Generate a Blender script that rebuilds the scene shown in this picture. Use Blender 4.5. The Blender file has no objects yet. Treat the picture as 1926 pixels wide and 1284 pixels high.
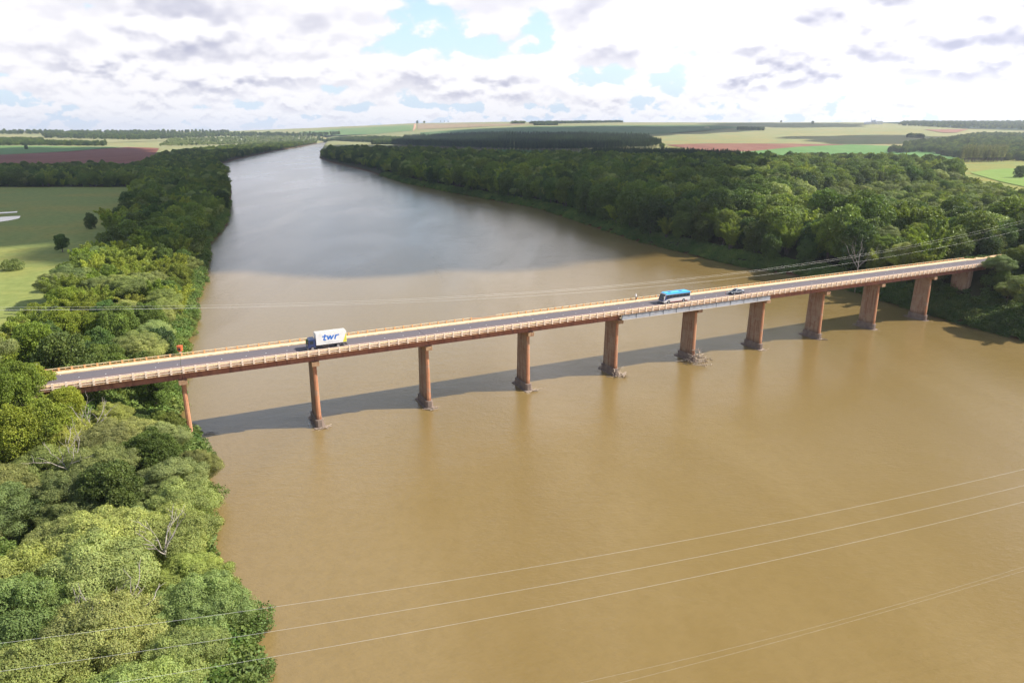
import bpy, bmesh, math, random
import numpy as np
from mathutils import Vector, Matrix
from mathutils.bvhtree import BVHTree
from mathutils.geometry import delaunay_2d_cdt

sc = bpy.context.scene
C = sc.collection
R = math.radians

# ------------------------------------------------------------------ camera, sky, sun, exposure
CAMH = 60.0
F = 1300.0                       # focal length in photo pixels (1926 wide)
PITCH = math.atan(392.0 / F)
cam = bpy.data.cameras.new('camera'); camo = bpy.data.objects.new('camera', cam); C.objects.link(camo)
camo.location = (0, 0, CAMH); camo.rotation_euler = (math.pi/2 - PITCH, 0, 0)
cam.sensor_width = 36.0; cam.lens = 36.0 * F / 1926.0
cam.clip_start = 0.5; cam.clip_end = 60000
sc.camera = camo

SUNV = Vector((1.178, 0.095, 1.0)).normalized()
SUN_EL = math.asin(SUNV.z); SUN_AZ = math.atan2(SUNV.x, SUNV.y)
sl = bpy.data.lights.new('sun', 'SUN'); sl.energy = 5.0; sl.angle = R(0.53); sl.color = (1.0, 0.945, 0.86)
so = bpy.data.objects.new('sun', sl); C.objects.link(so)
so.rotation_euler = SUNV.to_track_quat('Z', 'Y').to_euler()
so.location = (300, 40, 300)

sc.view_settings.view_transform = 'Standard'; sc.view_settings.look = 'None'
sc.view_settings.gamma = 1.0; sc.view_settings.use_curve_mapping = False
sc.view_settings.exposure = 0.8
sc.cycles.max_bounces = 6; sc.cycles.diffuse_bounces = 2; sc.cycles.glossy_bounces = 3
sc.cycles.transmission_bounces = 3; sc.cycles.transparent_max_bounces = 6; sc.cycles.volume_bounces = 0
sc.cycles.caustics_reflective = False; sc.cycles.caustics_refractive = False
sc.cycles.sample_clamp_indirect = 4.0

class NT:
    """small helper for node trees"""
    def __init__(s, tree): s.t = tree; s.n = tree.nodes; s.l = tree.links
    def new(s, typ, **kw):
        nd = s.n.new(typ)
        for k, v in kw.items(): setattr(nd, k, v)
        return nd
    def set(s, sock, v):
        if v is None: return
        if hasattr(v, 'is_output'): s.l.new(v, sock)
        else: sock.default_value = v
    def math(s, op, a, b=None, c=None, clamp=False):
        nd = s.new('ShaderNodeMath', operation=op, use_clamp=clamp)
        for i, v in enumerate((a, b, c)): s.set(nd.inputs[i], v)
        return nd.outputs[0]
    def vmath(s, op, a, b=None, sc_=None):
        nd = s.new('ShaderNodeVectorMath', operation=op)
        s.set(nd.inputs[0], a); s.set(nd.inputs[1], b)
        if sc_ is not None: s.set(nd.inputs['Scale'], sc_)
        return nd.outputs['Value'] if op in ('DOT_PRODUCT', 'LENGTH', 'DISTANCE') else nd.outputs[0]
    def mix(s, f, a, b, blend='MIX'):
        nd = s.new('ShaderNodeMix', data_type='RGBA', blend_type=blend)
        s.set(nd.inputs[0], f); s.set(nd.inputs[6], a); s.set(nd.inputs[7], b)
        return nd.outputs[2]
    def noise(s, vec, scale, detail=3, rough=0.5, dim='3D', dist=0.0):
        nd = s.new('ShaderNodeTexNoise', noise_dimensions=dim)
        s.set(nd.inputs['Vector'], vec); nd.inputs['Scale'].default_value = scale
        nd.inputs['Detail'].default_value = detail; nd.inputs['Roughness'].default_value = rough
        nd.inputs['Distortion'].default_value = dist
        return nd.outputs['Fac']
    def smooth(s, v, lo, hi, a=0.0, b=1.0):
        nd = s.new('ShaderNodeMapRange', interpolation_type='SMOOTHSTEP')
        s.set(nd.inputs['Value'], v); s.set(nd.inputs['From Min'], lo); s.set(nd.inputs['From Max'], hi)
        s.set(nd.inputs['To Min'], a); s.set(nd.inputs['To Max'], b)
        return nd.outputs[0]
    def comb(s, x, y, z):
        nd = s.new('ShaderNodeCombineXYZ'); s.set(nd.inputs[0], x); s.set(nd.inputs[1], y); s.set(nd.inputs[2], z)
        return nd.outputs[0]

def build_world():
    w = bpy.data.worlds.new('World'); sc.world = w; w.use_nodes = True
    t = NT(w.node_tree); t.n.clear()
    out = t.new('ShaderNodeOutputWorld')
    sky = t.new('ShaderNodeTexSky', sky_type='NISHITA', sun_disc=False)
    sky.sun_elevation = SUN_EL; sky.sun_rotation = SUN_AZ; sky.altitude = 300; sky.air_density = 1.0; sky.dust_density = 1.2
    bsky = t.new('ShaderNodeBackground'); bsky.inputs[1].default_value = 0.14
    t.l.new(sky.outputs[0], bsky.inputs[0])
    tc = t.new('ShaderNodeTexCoord'); d = tc.outputs['Generated']
    sep = t.new('ShaderNodeSeparateXYZ'); t.l.new(d, sep.inputs[0])
    z = t.math('MAXIMUM', sep.outputs[2], 0.0)
    hyp = t.math('MAXIMUM', t.math('SQRT', t.math('ADD', t.math('POWER', sep.outputs[0], 2.0), t.math('POWER', sep.outputs[1], 2.0))), 0.02)
    cx = t.math('DIVIDE', sep.outputs[0], hyp); cy = t.math('DIVIDE', sep.outputs[1], hyp)
    az = t.math('ARCTAN2', sep.outputs[0], sep.outputs[1])
    # places where the cover is thicker or broken (azimuth, height, spread, push)
    push = None
    for u, v, wu, wv, bp in CLOUD_SPOTS:
        d0 = ray(u, v).normalized(); a0 = math.atan2(d0.x, d0.y)
        dx = t.math('DIVIDE', t.math('SUBTRACT', az, a0), wu / F); dy = t.math('DIVIDE', t.math('SUBTRACT', sep.outputs[2], d0.z), wv / F)
        q = t.math('ADD', t.math('MULTIPLY', dx, dx), t.math('MULTIPLY', dy, dy))
        g = t.math('MULTIPLY', t.math('EXPONENT', t.math('MULTIPLY', q, -1.0)), bp)
        push = g if push is None else t.math('ADD', push, g)
    # clouds shrink towards the horizon: bands of cloud, each with the size its height asks for
    BANDS = [0.016, 0.032, 0.062, 0.115, 0.21, 0.40, 0.75]
    def density(dz, det=8):
        zz = t.math('ADD', z, dz)
        tot = None; wsum = None
        for i, e in enumerate(BANDS):
            lo = BANDS[i - 1] if i else 0.0; hi = BANDS[i + 1] if i + 1 < len(BANDS) else 1.4
            up = t.smooth(z, lo, e) if i else None
            dn = t.smooth(z, e, hi, 1.0, 0.0)
            w = dn if up is None else t.math('MULTIPLY', up, dn) if i + 1 < len(BANDS) else up
            k = 0.47 / e
            v = t.comb(t.math('MULTIPLY', cx, k), t.math('MULTIPLY', cy, k), t.math('MULTIPLY', zz, k * 1.75))
            v = t.vmath('ADD', v, (i * 7.3, i * 3.1, i * 5.7))
            n = t.math('MULTIPLY', t.noise(v, 1.0, det, 0.56), w)
            tot = n if tot is None else t.math('ADD', tot, n); wsum = w if wsum is None else t.math('ADD', wsum, w)
        # restore the contrast lost where two bands blend
        n = t.math('DIVIDE', tot, wsum)
        return t.math('ADD', n, push)
    sunside = t.vmath('DOT_PRODUCT', d, tuple(SUNV))
    dzs = t.math('ADD', t.math('MULTIPLY', z, 0.11), 0.0018)
    n0 = density(0.0); ns = density(0.0, 4.6); n1 = density(dzs, 4.6)
    th = t.smooth(z, 0.12, 0.50, 0.408, 0.565)
    a = t.smooth(n0, th, t.math('ADD', th, 0.038))
    # density growing upwards = the shaded underside; thinning upwards = the sunlit top
    slope = t.math('ADD', t.math('SUBTRACT', n1, ns), t.math('MULTIPLY', t.math('SUBTRACT', ns, n0), 0.6))
    under = t.smooth(slope, -0.022, 0.075)
    thick = t.smooth(n0, t.math('ADD', th, 0.03), t.math('ADD', th, 0.22))
    shade = t.math('MULTIPLY', t.math('MULTIPLY', under, t.math('ADD', t.math('MULTIPLY', thick, 0.65), 0.35)), t.smooth(z, 0.0, 0.07, 0.35, 1.0))
    shade = t.math('MAXIMUM', shade, t.smooth(z, 0.2, 0.5, 0.0, 0.8))
    acc = t.mix(shade, (1.04, 1.02, 1.04, 1), (0.50, 0.51, 0.65, 1))
    veil = t.smooth(z, 0.0, 0.16, 0.92, 0.25)
    alpha = t.math('SUBTRACT', 1.0, t.math('MULTIPLY', t.math('SUBTRACT', 1.0, a), t.math('SUBTRACT', 1.0, veil)))
    acc = t.mix(a, (0.66, 0.80, 0.98, 1), acc)
    acc = t.mix(t.smooth(z, 0.0, 0.022, 0.75, 0.0), acc, (0.80, 0.82, 0.92, 1))
    gain = t.smooth(sunside, -0.2, 0.75, 0.90, 1.05)
    colr = t.vmath('SCALE', acc, None, gain)
    # below the horizon: ground haze colour
    bcl = t.new('ShaderNodeBackground'); t.l.new(colr, bcl.inputs[0]); bcl.inputs[1].default_value = 0.70
    ms = t.new('ShaderNodeMixShader'); t.l.new(alpha, ms.inputs[0]); t.l.new(bsky.outputs[0], ms.inputs[1]); t.l.new(bcl.outputs[0], ms.inputs[2])
    t.l.new(ms.outputs[0], out.inputs[0])
    w.cycles.sampling_method = 'MANUAL'; w.cycles.sample_map_resolution = 512
CLOUD_SPOTS = [(1500, 15, 230, 36, 0.16), (1640, 75, 150, 22, 0.13), (1010, 35, 45, 40, -0.06), (1290, 70, 36, 30, -0.07), (1150, 70, 110, 60, 0.10), (1500, 120, 200, 40, 0.06), (100, 10, 90, 40, -0.10),
               (590, 120, 130, 36, 0.09), (380, 70, 150, 40, 0.10), (430, 160, 150, 16, 0.08), (900, 175, 90, 15, 0.07), (200, 60, 140, 60, 0.07), (700, 60, 200, 50, 0.06), (1580, 140, 130, 18, 0.09), (1850, 60, 160, 60, 0.08)]
# ------------------------------------------------------------------ geometry of the view (used to read distances)
_s, _c = math.sin(PITCH), math.cos(PITCH)
def ray(u, v):
    dx = (u - 963) / F; dy = (642 - v) / F
    return Vector((dx, _c + dy * _s, -_s + dy * _c))
def at(u, v, z=0.0):
    r = ray(u, v); t = (z - CAMH) / r.z
    return Vector((r.x * t, r.y * t, z))
def px_of(x, y, z):
    z = z - CAMH; d = y * _c - z * _s; uy = y * _s + z * _c
    return 963 + F * x / d, 642 - F * uy / d

build_world()

# bridge frame: s along the bridge, n across it (metres)
ANG = math.atan2(0.440, 0.898)
DX, DY = math.cos(ANG), math.sin(ANG)
def W(s, n, z=0.0): return Vector((s * DX - n * DY, s * DY + n * DX, z))
def SN(x, y): return x * DX + y * DY, -x * DY + y * DX

# ------------------------------------------------------------------ materials
MAT = {}
def mat(name, col, rough=0.8, metal=0.0, var=0.0, scale=1.0, col2=None, bump=0.0, spec=0.5, streak=None, dirt=None):
    m = bpy.data.materials.new(name); m.use_nodes = True; t = NT(m.node_tree)
    b = t.n['Principled BSDF']
    b.inputs['Roughness'].default_value = rough; b.inputs['Metallic'].default_value = metal
    b.inputs['Specular IOR Level'].default_value = spec
    tc = t.new('ShaderNodeTexCoord'); ob = tc.outputs['Object']
    c = (*col, 1)
    if col2 is not None:
        f = t.smooth(t.noise(ob, scale, 5, 0.6), 0.5 - var * 0.5, 0.5 + var * 0.5)
        c = t.mix(f, (*col, 1), (*col2, 1))
    if streak:                     # runs of rust or damp down a face
        st, amt, sc1 = streak
        mp = t.new('ShaderNodeMapping'); mp.inputs['Scale'].default_value = (sc1, sc1, sc1 * 0.07); t.l.new(ob, mp.inputs[0])
        f = t.smooth(t.noise(mp.outputs[0], 1.0, 4, 0.6), 0.45, 0.68, 0.0, amt)
        c = t.mix(f, c, (*st, 1))
    if dirt:
        dc, amt, sc2 = dirt
        f = t.smooth(t.noise(ob, sc2, 6, 0.7), 0.48, 0.66, 0.0, amt)
        c = t.mix(f, c, (*dc, 1))
    t.set(b.inputs['Base Color'], c)
    if bump:
        bm = t.new('ShaderNodeBump'); bm.inputs['Strength'].default_value = bump; bm.inputs['Distance'].default_value = 0.05
        t.l.new(t.noise(ob, scale * 6, 5, 0.6), bm.inputs['Height']); t.l.new(bm.outputs[0], b.inputs['Normal'])
    MAT[name] = m
    return m

mat('pier_concrete', (0.265, 0.160, 0.100), 0.9, var=0.5, scale=0.5, col2=(0.34, 0.235, 0.155), streak=((0.19, 0.075, 0.04), 0.75, 1.6), bump=0.5)
mat('pier_nose_sunlit', (0.50, 0.25, 0.13), 0.85, var=0.6, scale=0.7, col2=(0.46, 0.20, 0.10), streak=((0.3, 0.09, 0.04), 0.5, 2.0), bump=0.4)  # near pier ends: sunlight painted in as a brighter orange, plus streaks
mat('footing_concrete', (0.15, 0.105, 0.085), 0.9, var=0.5, scale=0.8, col2=(0.24, 0.18, 0.14), bump=0.5)
mat('cap_concrete', (0.42, 0.27, 0.15), 0.9, var=0.5, scale=1.2, col2=(0.30, 0.17, 0.09), streak=((0.2, 0.07, 0.03), 0.6, 2.5), bump=0.4)
mat('fascia_concrete', (0.66, 0.36, 0.21), 0.9, var=0.6, scale=0.6, col2=(0.58, 0.40, 0.22), streak=((0.20, 0.07, 0.04), 0.7, 1.6), dirt=((0.22, 0.10, 0.06), 0.6, 1.3), bump=0.4)
mat('rust_girder', (0.31, 0.11, 0.065), 0.75, var=0.6, scale=0.35, col2=(0.38, 0.16, 0.095), streak=((0.10, 0.04, 0.03), 0.5, 1.2), bump=0.2)
mat('grey_girder', (0.35, 0.365, 0.40), 0.5, var=0.5, scale=0.3, col2=(0.30, 0.315, 0.35), dirt=((0.25, 0.2, 0.17), 0.35, 0.8))
mat('girder_lip', (0.42, 0.36, 0.30), 0.7)
mat('rail_white', (0.74, 0.60, 0.47), 0.8, var=0.5, scale=1.5, col2=(0.72, 0.54, 0.40), dirt=((0.35, 0.2, 0.12), 0.5, 2.5))
mat('rail_orange', (0.62, 0.36, 0.14), 0.8, var=0.5, scale=0.25, col2=(0.55, 0.26, 0.13), dirt=((0.40, 0.2, 0.1), 0.5, 2.5))
mat('kerb_yellow', (0.68, 0.53, 0.31), 0.85, var=0.5, scale=0.35, col2=(0.60, 0.46, 0.29), dirt=((0.40, 0.22, 0.13), 0.55, 1.1))
mat('walk_peach', (0.62, 0.35, 0.23), 0.85, var=0.6, scale=0.4, col2=(0.60, 0.43, 0.17), dirt=((0.3, 0.14, 0.09), 0.6, 1.6))
mat('concrete_old', (0.40, 0.36, 0.31), 0.9, var=0.6, scale=1.0, col2=(0.25, 0.22, 0.19), streak=((0.1, 0.09, 0.08), 0.6, 2), bump=0.5)
mat('signal_orange', (0.55, 0.12, 0.03), 0.6, var=0.5, scale=3, col2=(0.42, 0.09, 0.03))
mat('black', (0.012, 0.012, 0.014), 0.6)
mat('stud_white', (0.8, 0.8, 0.78), 0.5)
mat('tyre', (0.02, 0.02, 0.022), 0.85)
mat('rim', (0.45, 0.45, 0.47), 0.4, metal=0.6)
mat('glass_dark', (0.02, 0.028, 0.035), 0.08)
mat('truck_blue', (0.022, 0.038, 0.11), 0.3)
mat('truck_green', (0.12, 0.28, 0.04), 0.4)
mat('truck_white', (0.72, 0.72, 0.73), 0.55, var=0.5, scale=0.7, col2=(0.66, 0.65, 0.62), dirt=((0.5, 0.46, 0.38), 0.35, 1.2))
mat('truck_roof', (0.55, 0.52, 0.46), 0.6, var=0.5, scale=1.0, col2=(0.48, 0.44, 0.38))
mat('logo_blue', (0.02, 0.14, 0.50), 0.5)
mat('print_grey', (0.45, 0.45, 0.44), 0.6)
mat('stripe_lime', (0.62, 0.58, 0.06), 0.5)
mat('chassis', (0.05, 0.035, 0.035), 0.7)
mat('bus_blue', (0.03, 0.40, 0.80), 0.3)
mat('bus_white', (0.62, 0.61, 0.60), 0.4, var=0.5, scale=0.8, col2=(0.56, 0.53, 0.49))
mat('bus_red', (0.5, 0.12, 0.10), 0.45)
mat('bus_navy', (0.03, 0.05, 0.14), 0.3)
mat('car_grey', (0.16, 0.18, 0.21), 0.22, metal=0.6)
mat('car_light', (0.62, 0.64, 0.68), 0.25)
mat('skin', (0.30, 0.16, 0.10), 0.6)
mat('cloth_white', (0.75, 0.75, 0.75), 0.85)
mat('cloth_dark', (0.05, 0.06, 0.09), 0.9)
mat('hair', (0.02, 0.015, 0.01), 0.8)
mat('wire', (0.60, 0.58, 0.52), 0.5, metal=0.3)
mat('bark', (0.10, 0.075, 0.055), 0.9, var=0.6, scale=2, col2=(0.16, 0.13, 0.10), bump=0.6)
mat('bark_pale', (0.36, 0.32, 0.27), 0.9, var=0.6, scale=2, col2=(0.24, 0.2, 0.17), bump=0.4)
mat('driftwood', (0.46, 0.37, 0.28), 0.9, var=0.6, scale=2, col2=(0.24, 0.17, 0.12), bump=0.5)
mat('house_white', (0.70, 0.70, 0.68), 0.7, var=0.5, scale=0.2, col2=(0.62, 0.6, 0.56))
mat('roof_tile', (0.38, 0.15, 0.09), 0.8, var=0.5, scale=0.5, col2=(0.3, 0.11, 0.07))
mat('silo_metal', (0.55, 0.58, 0.62), 0.45, metal=0.4)
mat('van_white', (0.55, 0.58, 0.6), 0.4)
mat('post_red', (0.45, 0.16, 0.12), 0.6)

def weather(name):
    # pour joints every couple of metres and a dark tide mark above the footing
    m = MAT[name]; t = NT(m.node_tree); b = t.n['Principled BSDF']; src = b.inputs['Base Color'].links[0].from_socket
    tc = t.new('ShaderNodeTexCoord'); sp = t.new('ShaderNodeSeparateXYZ'); t.l.new(tc.outputs['Object'], sp.inputs[0])
    zz = t.math('ADD', sp.outputs[2], t.math('MULTIPLY', t.math('SUBTRACT', t.noise(tc.outputs['Object'], 0.9, 4, 0.6), 0.5), 0.10))
    fr = t.math('FRACT', t.math('DIVIDE', zz, 2.05))
    line = t.math('MULTIPLY', t.smooth(fr, 0.0, 0.05, 1.0, 0.0), 0.6)
    c = t.mix(line, src, t.mix(1.0, src, (0.5, 0.45, 0.42, 1), 'MULTIPLY'))
    zt = t.math('ADD', sp.outputs[2], t.math('MULTIPLY', t.noise(tc.outputs['Object'], 0.6, 4, 0.6), 1.6))
    c = t.mix(t.smooth(zt, 2.6, 4.0, 0.75, 0.0), c, t.mix(1.0, c, (0.50, 0.47, 0.46, 1), 'MULTIPLY'))
    c = t.mix(t.smooth(t.noise(tc.outputs['Object'], 0.45, 5, 0.7), 0.52, 0.64, 0.0, 0.55), c, (0.33, 0.26, 0.19, 1))
    t.l.new(c, b.inputs['Base Color'])
weather('pier_concrete'); weather('pier_nose_sunlit')
def asphalt():
    m = mat('asphalt', (0.055, 0.05, 0.052), 0.9, spec=0.3)
    t = NT(m.node_tree); b = t.n['Principled BSDF']
    tc = t.new('ShaderNodeTexCoord'); sp = t.new('ShaderNodeSeparateXYZ'); t.l.new(tc.outputs['Object'], sp.inputs[0])
    wob = t.math('MULTIPLY', t.math('SUBTRACT', t.noise(tc.outputs['Object'], 0.15, 4), 0.5), 1.2)
    lane = t.smooth(t.math('ADD', sp.outputs[1], wob), -1.4, -0.4, 1.0, 0.0)      # dusty red-brown near lane
    c = t.mix(lane, (0.118, 0.103, 0.112, 1), (0.175, 0.125, 0.115, 1))
    mp = t.new('ShaderNodeMapping'); mp.inputs['Scale'].default_value = (0.03, 1.1, 1.0); t.l.new(tc.outputs['Object'], mp.inputs[0])
    c = t.mix(t.smooth(t.noise(mp.outputs[0], 1.5, 5, 0.65), 0.4, 0.65, 0, 0.35), c, (0.09, 0.075, 0.08, 1))
    c = t.mix(t.smooth(t.noise(tc.outputs['Object'], 9.0, 4, 0.7), 0.4, 0.7, 0, 0.3), c, (0.19, 0.16, 0.155, 1))
    t.set(b.inputs['Base Color'], c)
asphalt()

def leaf_mat(name, c1, c2, trans=0.3, gain=1.0, rough=0.6):
    m = bpy.data.materials.new(name); m.use_nodes = True; t = NT(m.node_tree); t.n.clear()
    out = t.new('ShaderNodeOutputMaterial')
    oi = t.new('ShaderNodeObjectInfo'); at_ = t.new('ShaderNodeAttribute', attribute_name='tint')
    c = t.mix(oi.outputs['Random'], (*c1, 1), (*c2, 1))
    hue = t.mix(t.math('FRACT', t.math('MULTIPLY', oi.outputs['Random'], 7.31)), (0.90, 0.96, 0.92, 1), (1.10, 1.05, 0.93, 1))
    c = t.mix(1.0, c, hue, 'MULTIPLY')
    c = t.mix(1.0, c, at_.outputs['Color'], 'MULTIPLY')
    # stands of one species: broad patches over the land
    P = t.new('ShaderNodeNewGeometry').outputs['Position']
    c = t.mix(t.smooth(t.noise(P, 0.016, 3, 0.6), 0.38, 0.58), c, t.mix(1.0, c, (1.45, 1.46, 1.30, 1), 'MULTIPLY'))
    c = t.mix(t.smooth(t.noise(P, 0.05, 3, 0.6), 0.45, 0.65, 0, 0.7), c, t.mix(1.0, c, (0.62, 0.68, 0.72, 1), 'MULTIPLY'))
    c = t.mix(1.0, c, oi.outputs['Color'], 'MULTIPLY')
    p = t.new('ShaderNodeBsdfPrincipled'); t.l.new(c, p.inputs['Base Color']); p.inputs['Roughness'].default_value = rough
    p.inputs['Specular IOR Level'].default_value = 0.28
    tr = t.new('ShaderNodeBsdfTranslucent')
    t.l.new(t.mix(1.0, c, (1.15 * gain, 1.2 * gain, 0.55 * gain, 1), 'MULTIPLY'), tr.inputs[0])
    ms = t.new('ShaderNodeMixShader'); ms.inputs[0].default_value = trans
    t.l.new(p.outputs[0], ms.inputs[1]); t.l.new(tr.outputs[0], ms.inputs[2]); t.l.new(ms.outputs[0], out.inputs[0])
    MAT[name] = m
leaf_mat('leaf_pale', (0.185, 0.225, 0.075), (0.225, 0.250, 0.095))
leaf_mat('leaf_broad', (0.095, 0.145, 0.038), (0.150, 0.185, 0.040))
leaf_mat('leaf_bamboo', (0.165, 0.215, 0.030), (0.200, 0.230, 0.045))
leaf_mat('leaf_dark', (0.065, 0.100, 0.032), (0.105, 0.135, 0.038))
leaf_mat('leaf_euc', (0.035, 0.060, 0.030), (0.050, 0.078, 0.033))
leaf_mat('leaf_yellow', (0.16, 0.17, 0.06), (0.18, 0.185, 0.07))
leaf_mat('leaf_bush', (0.085, 0.145, 0.035), (0.15, 0.185, 0.055))

# ------------------------------------------------------------------ object helpers
def tag(o, label=None, cat=None, group=None, kind=None):
    if label: o['label'] = label
    if cat: o['category'] = cat
    if group: o['group'] = group
    if kind: o['kind'] = kind
    return o
def empty(name, loc, rz=0.0, label=None, cat=None, group=None):
    o = bpy.data.objects.new(name, None); C.objects.link(o); o.location = loc; o.rotation_euler = (0, 0, rz)
    o.empty_display_size = 0.5
    return tag(o, label, cat, group)
def link(name, me, parent=None, loc=(0, 0, 0)):
    o = bpy.data.objects.new(name, me); C.objects.link(o); o.parent = parent; o.location = loc
    return o
class MB:
    """collects shapes into one mesh"""
    def __init__(s): s.v = []; s.f = []; s.mi = []
    def add(s, v, f, mi=0):
        o = len(s.v); s.v += [tuple(p) for p in v]; s.f += [tuple(i + o for i in q) for q in f]; s.mi += [mi] * len(f)
    def box(s, x0, x1, y0, y1, z0, z1, mi=0):
        v = [(x, y, z) for z in (z0, z1) for y in (y0, y1) for x in (x0, x1)]
        s.add(v, [(0, 2, 3, 1), (4, 5, 7, 6), (0, 1, 5, 4), (2, 6, 7, 3), (0, 4, 6, 2), (1, 3, 7, 5)], mi); return s
    def prism(s, pts, y0, y1, mi=0):        # (x, z) outline extruded along y
        n = len(pts); v = [(x, y0, z) for x, z in pts] + [(x, y1, z) for x, z in pts]
        s.add(v, [tuple(range(n))[::-1], tuple(range(n, 2 * n))] + [(i, (i + 1) % n, n + (i + 1) % n, n + i)[::-1][::-1] for i in range(n)], mi); return s
    def extrude(s, pts, z0, z1, mi=0, top=None):      # (x, y) outline extruded along z
        n = len(pts); tp = top or pts
        v = [(x, y, z0) for x, y in pts] + [(x, y, z1) for x, y in tp]
        s.add(v, [tuple(range(n))[::-1], tuple(range(n, 2 * n))] + [(i, (i + 1) % n, n + (i + 1) % n, n + i) for i in range(n)], mi); return s
    def tube(s, pts, rad, sides=6, mi=0, cap=True):
        pts = [Vector(p) for p in pts]; n = len(pts)
        if not hasattr(rad, '__len__'): rad = [rad] * n
        vs = []; a = None
        for i, p in enumerate(pts):
            t = (pts[min(i + 1, n - 1)] - pts[max(i - 1, 0)]).normalized()
            if a is None: a = t.orthogonal().normalized()
            a = (a - t * a.dot(t)).normalized(); b = t.cross(a)
            for k in range(sides):
                w = 2 * math.pi * k / sides
                vs.append(p + (a * math.cos(w) + b * math.sin(w)) * rad[i])
        fs = [(i * sides + k, i * sides + (k + 1) % sides, (i + 1) * sides + (k + 1) % sides, (i + 1) * sides + k) for i in range(n - 1) for k in range(sides)]
        if cap: fs += [tuple(range(sides))[::-1], tuple(range((n - 1) * sides, n * sides))]
        s.add(vs, fs, mi); return s
    def mesh(s, name, mats, smooth=False):
        me = bpy.data.meshes.new(name); me.from_pydata(s.v, [], s.f)
        for m in (mats if isinstance(mats, (list, tuple)) else [mats]): me.materials.append(MAT[m] if isinstance(m, str) else m)
        me.polygons.foreach_set('material_index', s.mi)
        bm = bmesh.new(); bm.from_mesh(me); bmesh.ops.recalc_face_normals(bm, faces=bm.faces); bm.to_mesh(me); bm.free()
        if smooth: me.polygons.foreach_set('use_smooth', [True] * len(me.polygons))
        me.update(); return me
    def build(s, name, mats, parent=None, loc=(0, 0, 0), smooth=False, bevel=0.0):
        o = link(name, s.mesh(name, mats, smooth), parent, loc)
        if bevel:
            b = o.modifiers.new('bevel', 'BEVEL'); b.width = bevel; b.segments = 2; b.limit_method = 'ANGLE'; b.angle_limit = R(40)
        return o
def copy_tree(o, parent=None):
    c = o.copy(); C.objects.link(c)
    if parent is not None: c.parent = parent
    for ch in list(o.children): copy_tree(ch, c)
    return c
def inpoly(x, y, poly):
    x = np.asarray(x, float); y = np.asarray(y, float); r = np.zeros(x.shape, bool)
    n = len(poly)
    for i in range(n):
        x0, y0 = poly[i][0], poly[i][1]; x1, y1 = poly[(i + 1) % n][0], poly[(i + 1) % n][1]
        if y0 == y1: continue
        c = ((y0 > y) != (y1 > y)) & (x < (x1 - x0) * (y - y0) / (y1 - y0) + x0)
        r ^= c
    return r

# ------------------------------------------------------------------ terrain
YL = [-400, -100, 30, 58, 70, 81, 96, 109, 126, 136, 195, 256, 303, 387, 482, 755, 1116, 1354, 1684, 2413, 3386, 4987, 6000, 12000]
XL = [0, -8, -20, -27, -31, -40, -48, -54, -60.5, -72, -96, -119, -136, -170, -197, -300, -448, -563, -650, -800, -985, -1294, -1450, -2400]
YR = [-400, 0, 120, 199, 211, 232, 256, 297, 322, 397, 581, 709, 878, 1164, 1529, 1755, 2413, 4987, 6000, 12000]
XR = [215, 195, 172, 155, 150, 143, 138, 126, 106, 73, 22, -49, -133, -237, -390, -473, -645, -1287, -1449, -2399]
AZ_U = [-600, 0, 200, 450, 560, 650, 780, 950, 1100, 1926, 2600]
SKYV = [247, 247, 248, 246, 242, 238, 232, 229, 230, 229, 229]
R0 = [2600, 2600, 3000, 4200, 4700, 4600, 3600, 2500, 2100, 1900, 1900]
_az = [math.atan2(ray(u, 250).x, ray(u, 250).y) for u in AZ_U]
_tan = [ray(u, v).z / math.hypot(ray(u, v).x, ray(u, v).y) for u, v in zip(AZ_U, SKYV)]
R1 = 6500.0
def terr(x, y):
    x = np.asarray(x, float); y = np.asarray(y, float)
    dl = np.interp(y, YL, XL) - x; dr = x - np.interp(y, YR, XR)
    right = dr > dl
    d = np.where(right, dr, dl) + np.clip(y - 5000, 0, 200) 
    lowl = 3.6 * (1 - np.exp(-np.maximum(d, 0) / 4.0)) + 0.6 * np.clip(d / 60, 0, 1)
    lowr = 5.0 * (1 - np.exp(-np.maximum(d, 0) / 6.0)) + 4.0 * np.clip(d / 70, 0, 1)
    z = np.where(right, lowr, lowl)
    z = np.where(d < 0, np.maximum(d * 0.5, -1.2), z)
    # bridge approaches on embankments
    s = x * DX + y * DY; n = -x * DY + y * DX
    for side in (0, 1):
        over = (251.5 - s) if side else (s + 26)
        dist = np.hypot(np.maximum(over, 0), np.maximum(np.abs(n - 142.7) - 6.5, 0))
        e = 16.75 - dist / 1.15
        z = np.where(d > 0, np.maximum(z, np.minimum(e, 16.75)), z)
    # far rising farmland
    r = np.hypot(x, y); az = np.arctan2(x, np.maximum(y, 1.0))
    r0 = np.interp(az, _az, R0); tn = np.interp(az, _az, _tan)
    z1 = CAMH + R1 * tn
    hill = np.clip((r - r0) / (R1 - r0), 0, 1); hill = hill + 0.015 * np.sin(r / 260.0 + az * 9) * np.clip(hill * 8, 0, 1) * np.clip((R1 - r) / 800, 0, 1)
    z = z + (z1 - z) * hill * np.clip(y / 600, 0, 1) * np.clip(d / 150, 0, 1)
    z = z - np.clip(r - R1, 0, 4000) * 0.012
    return z

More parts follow.
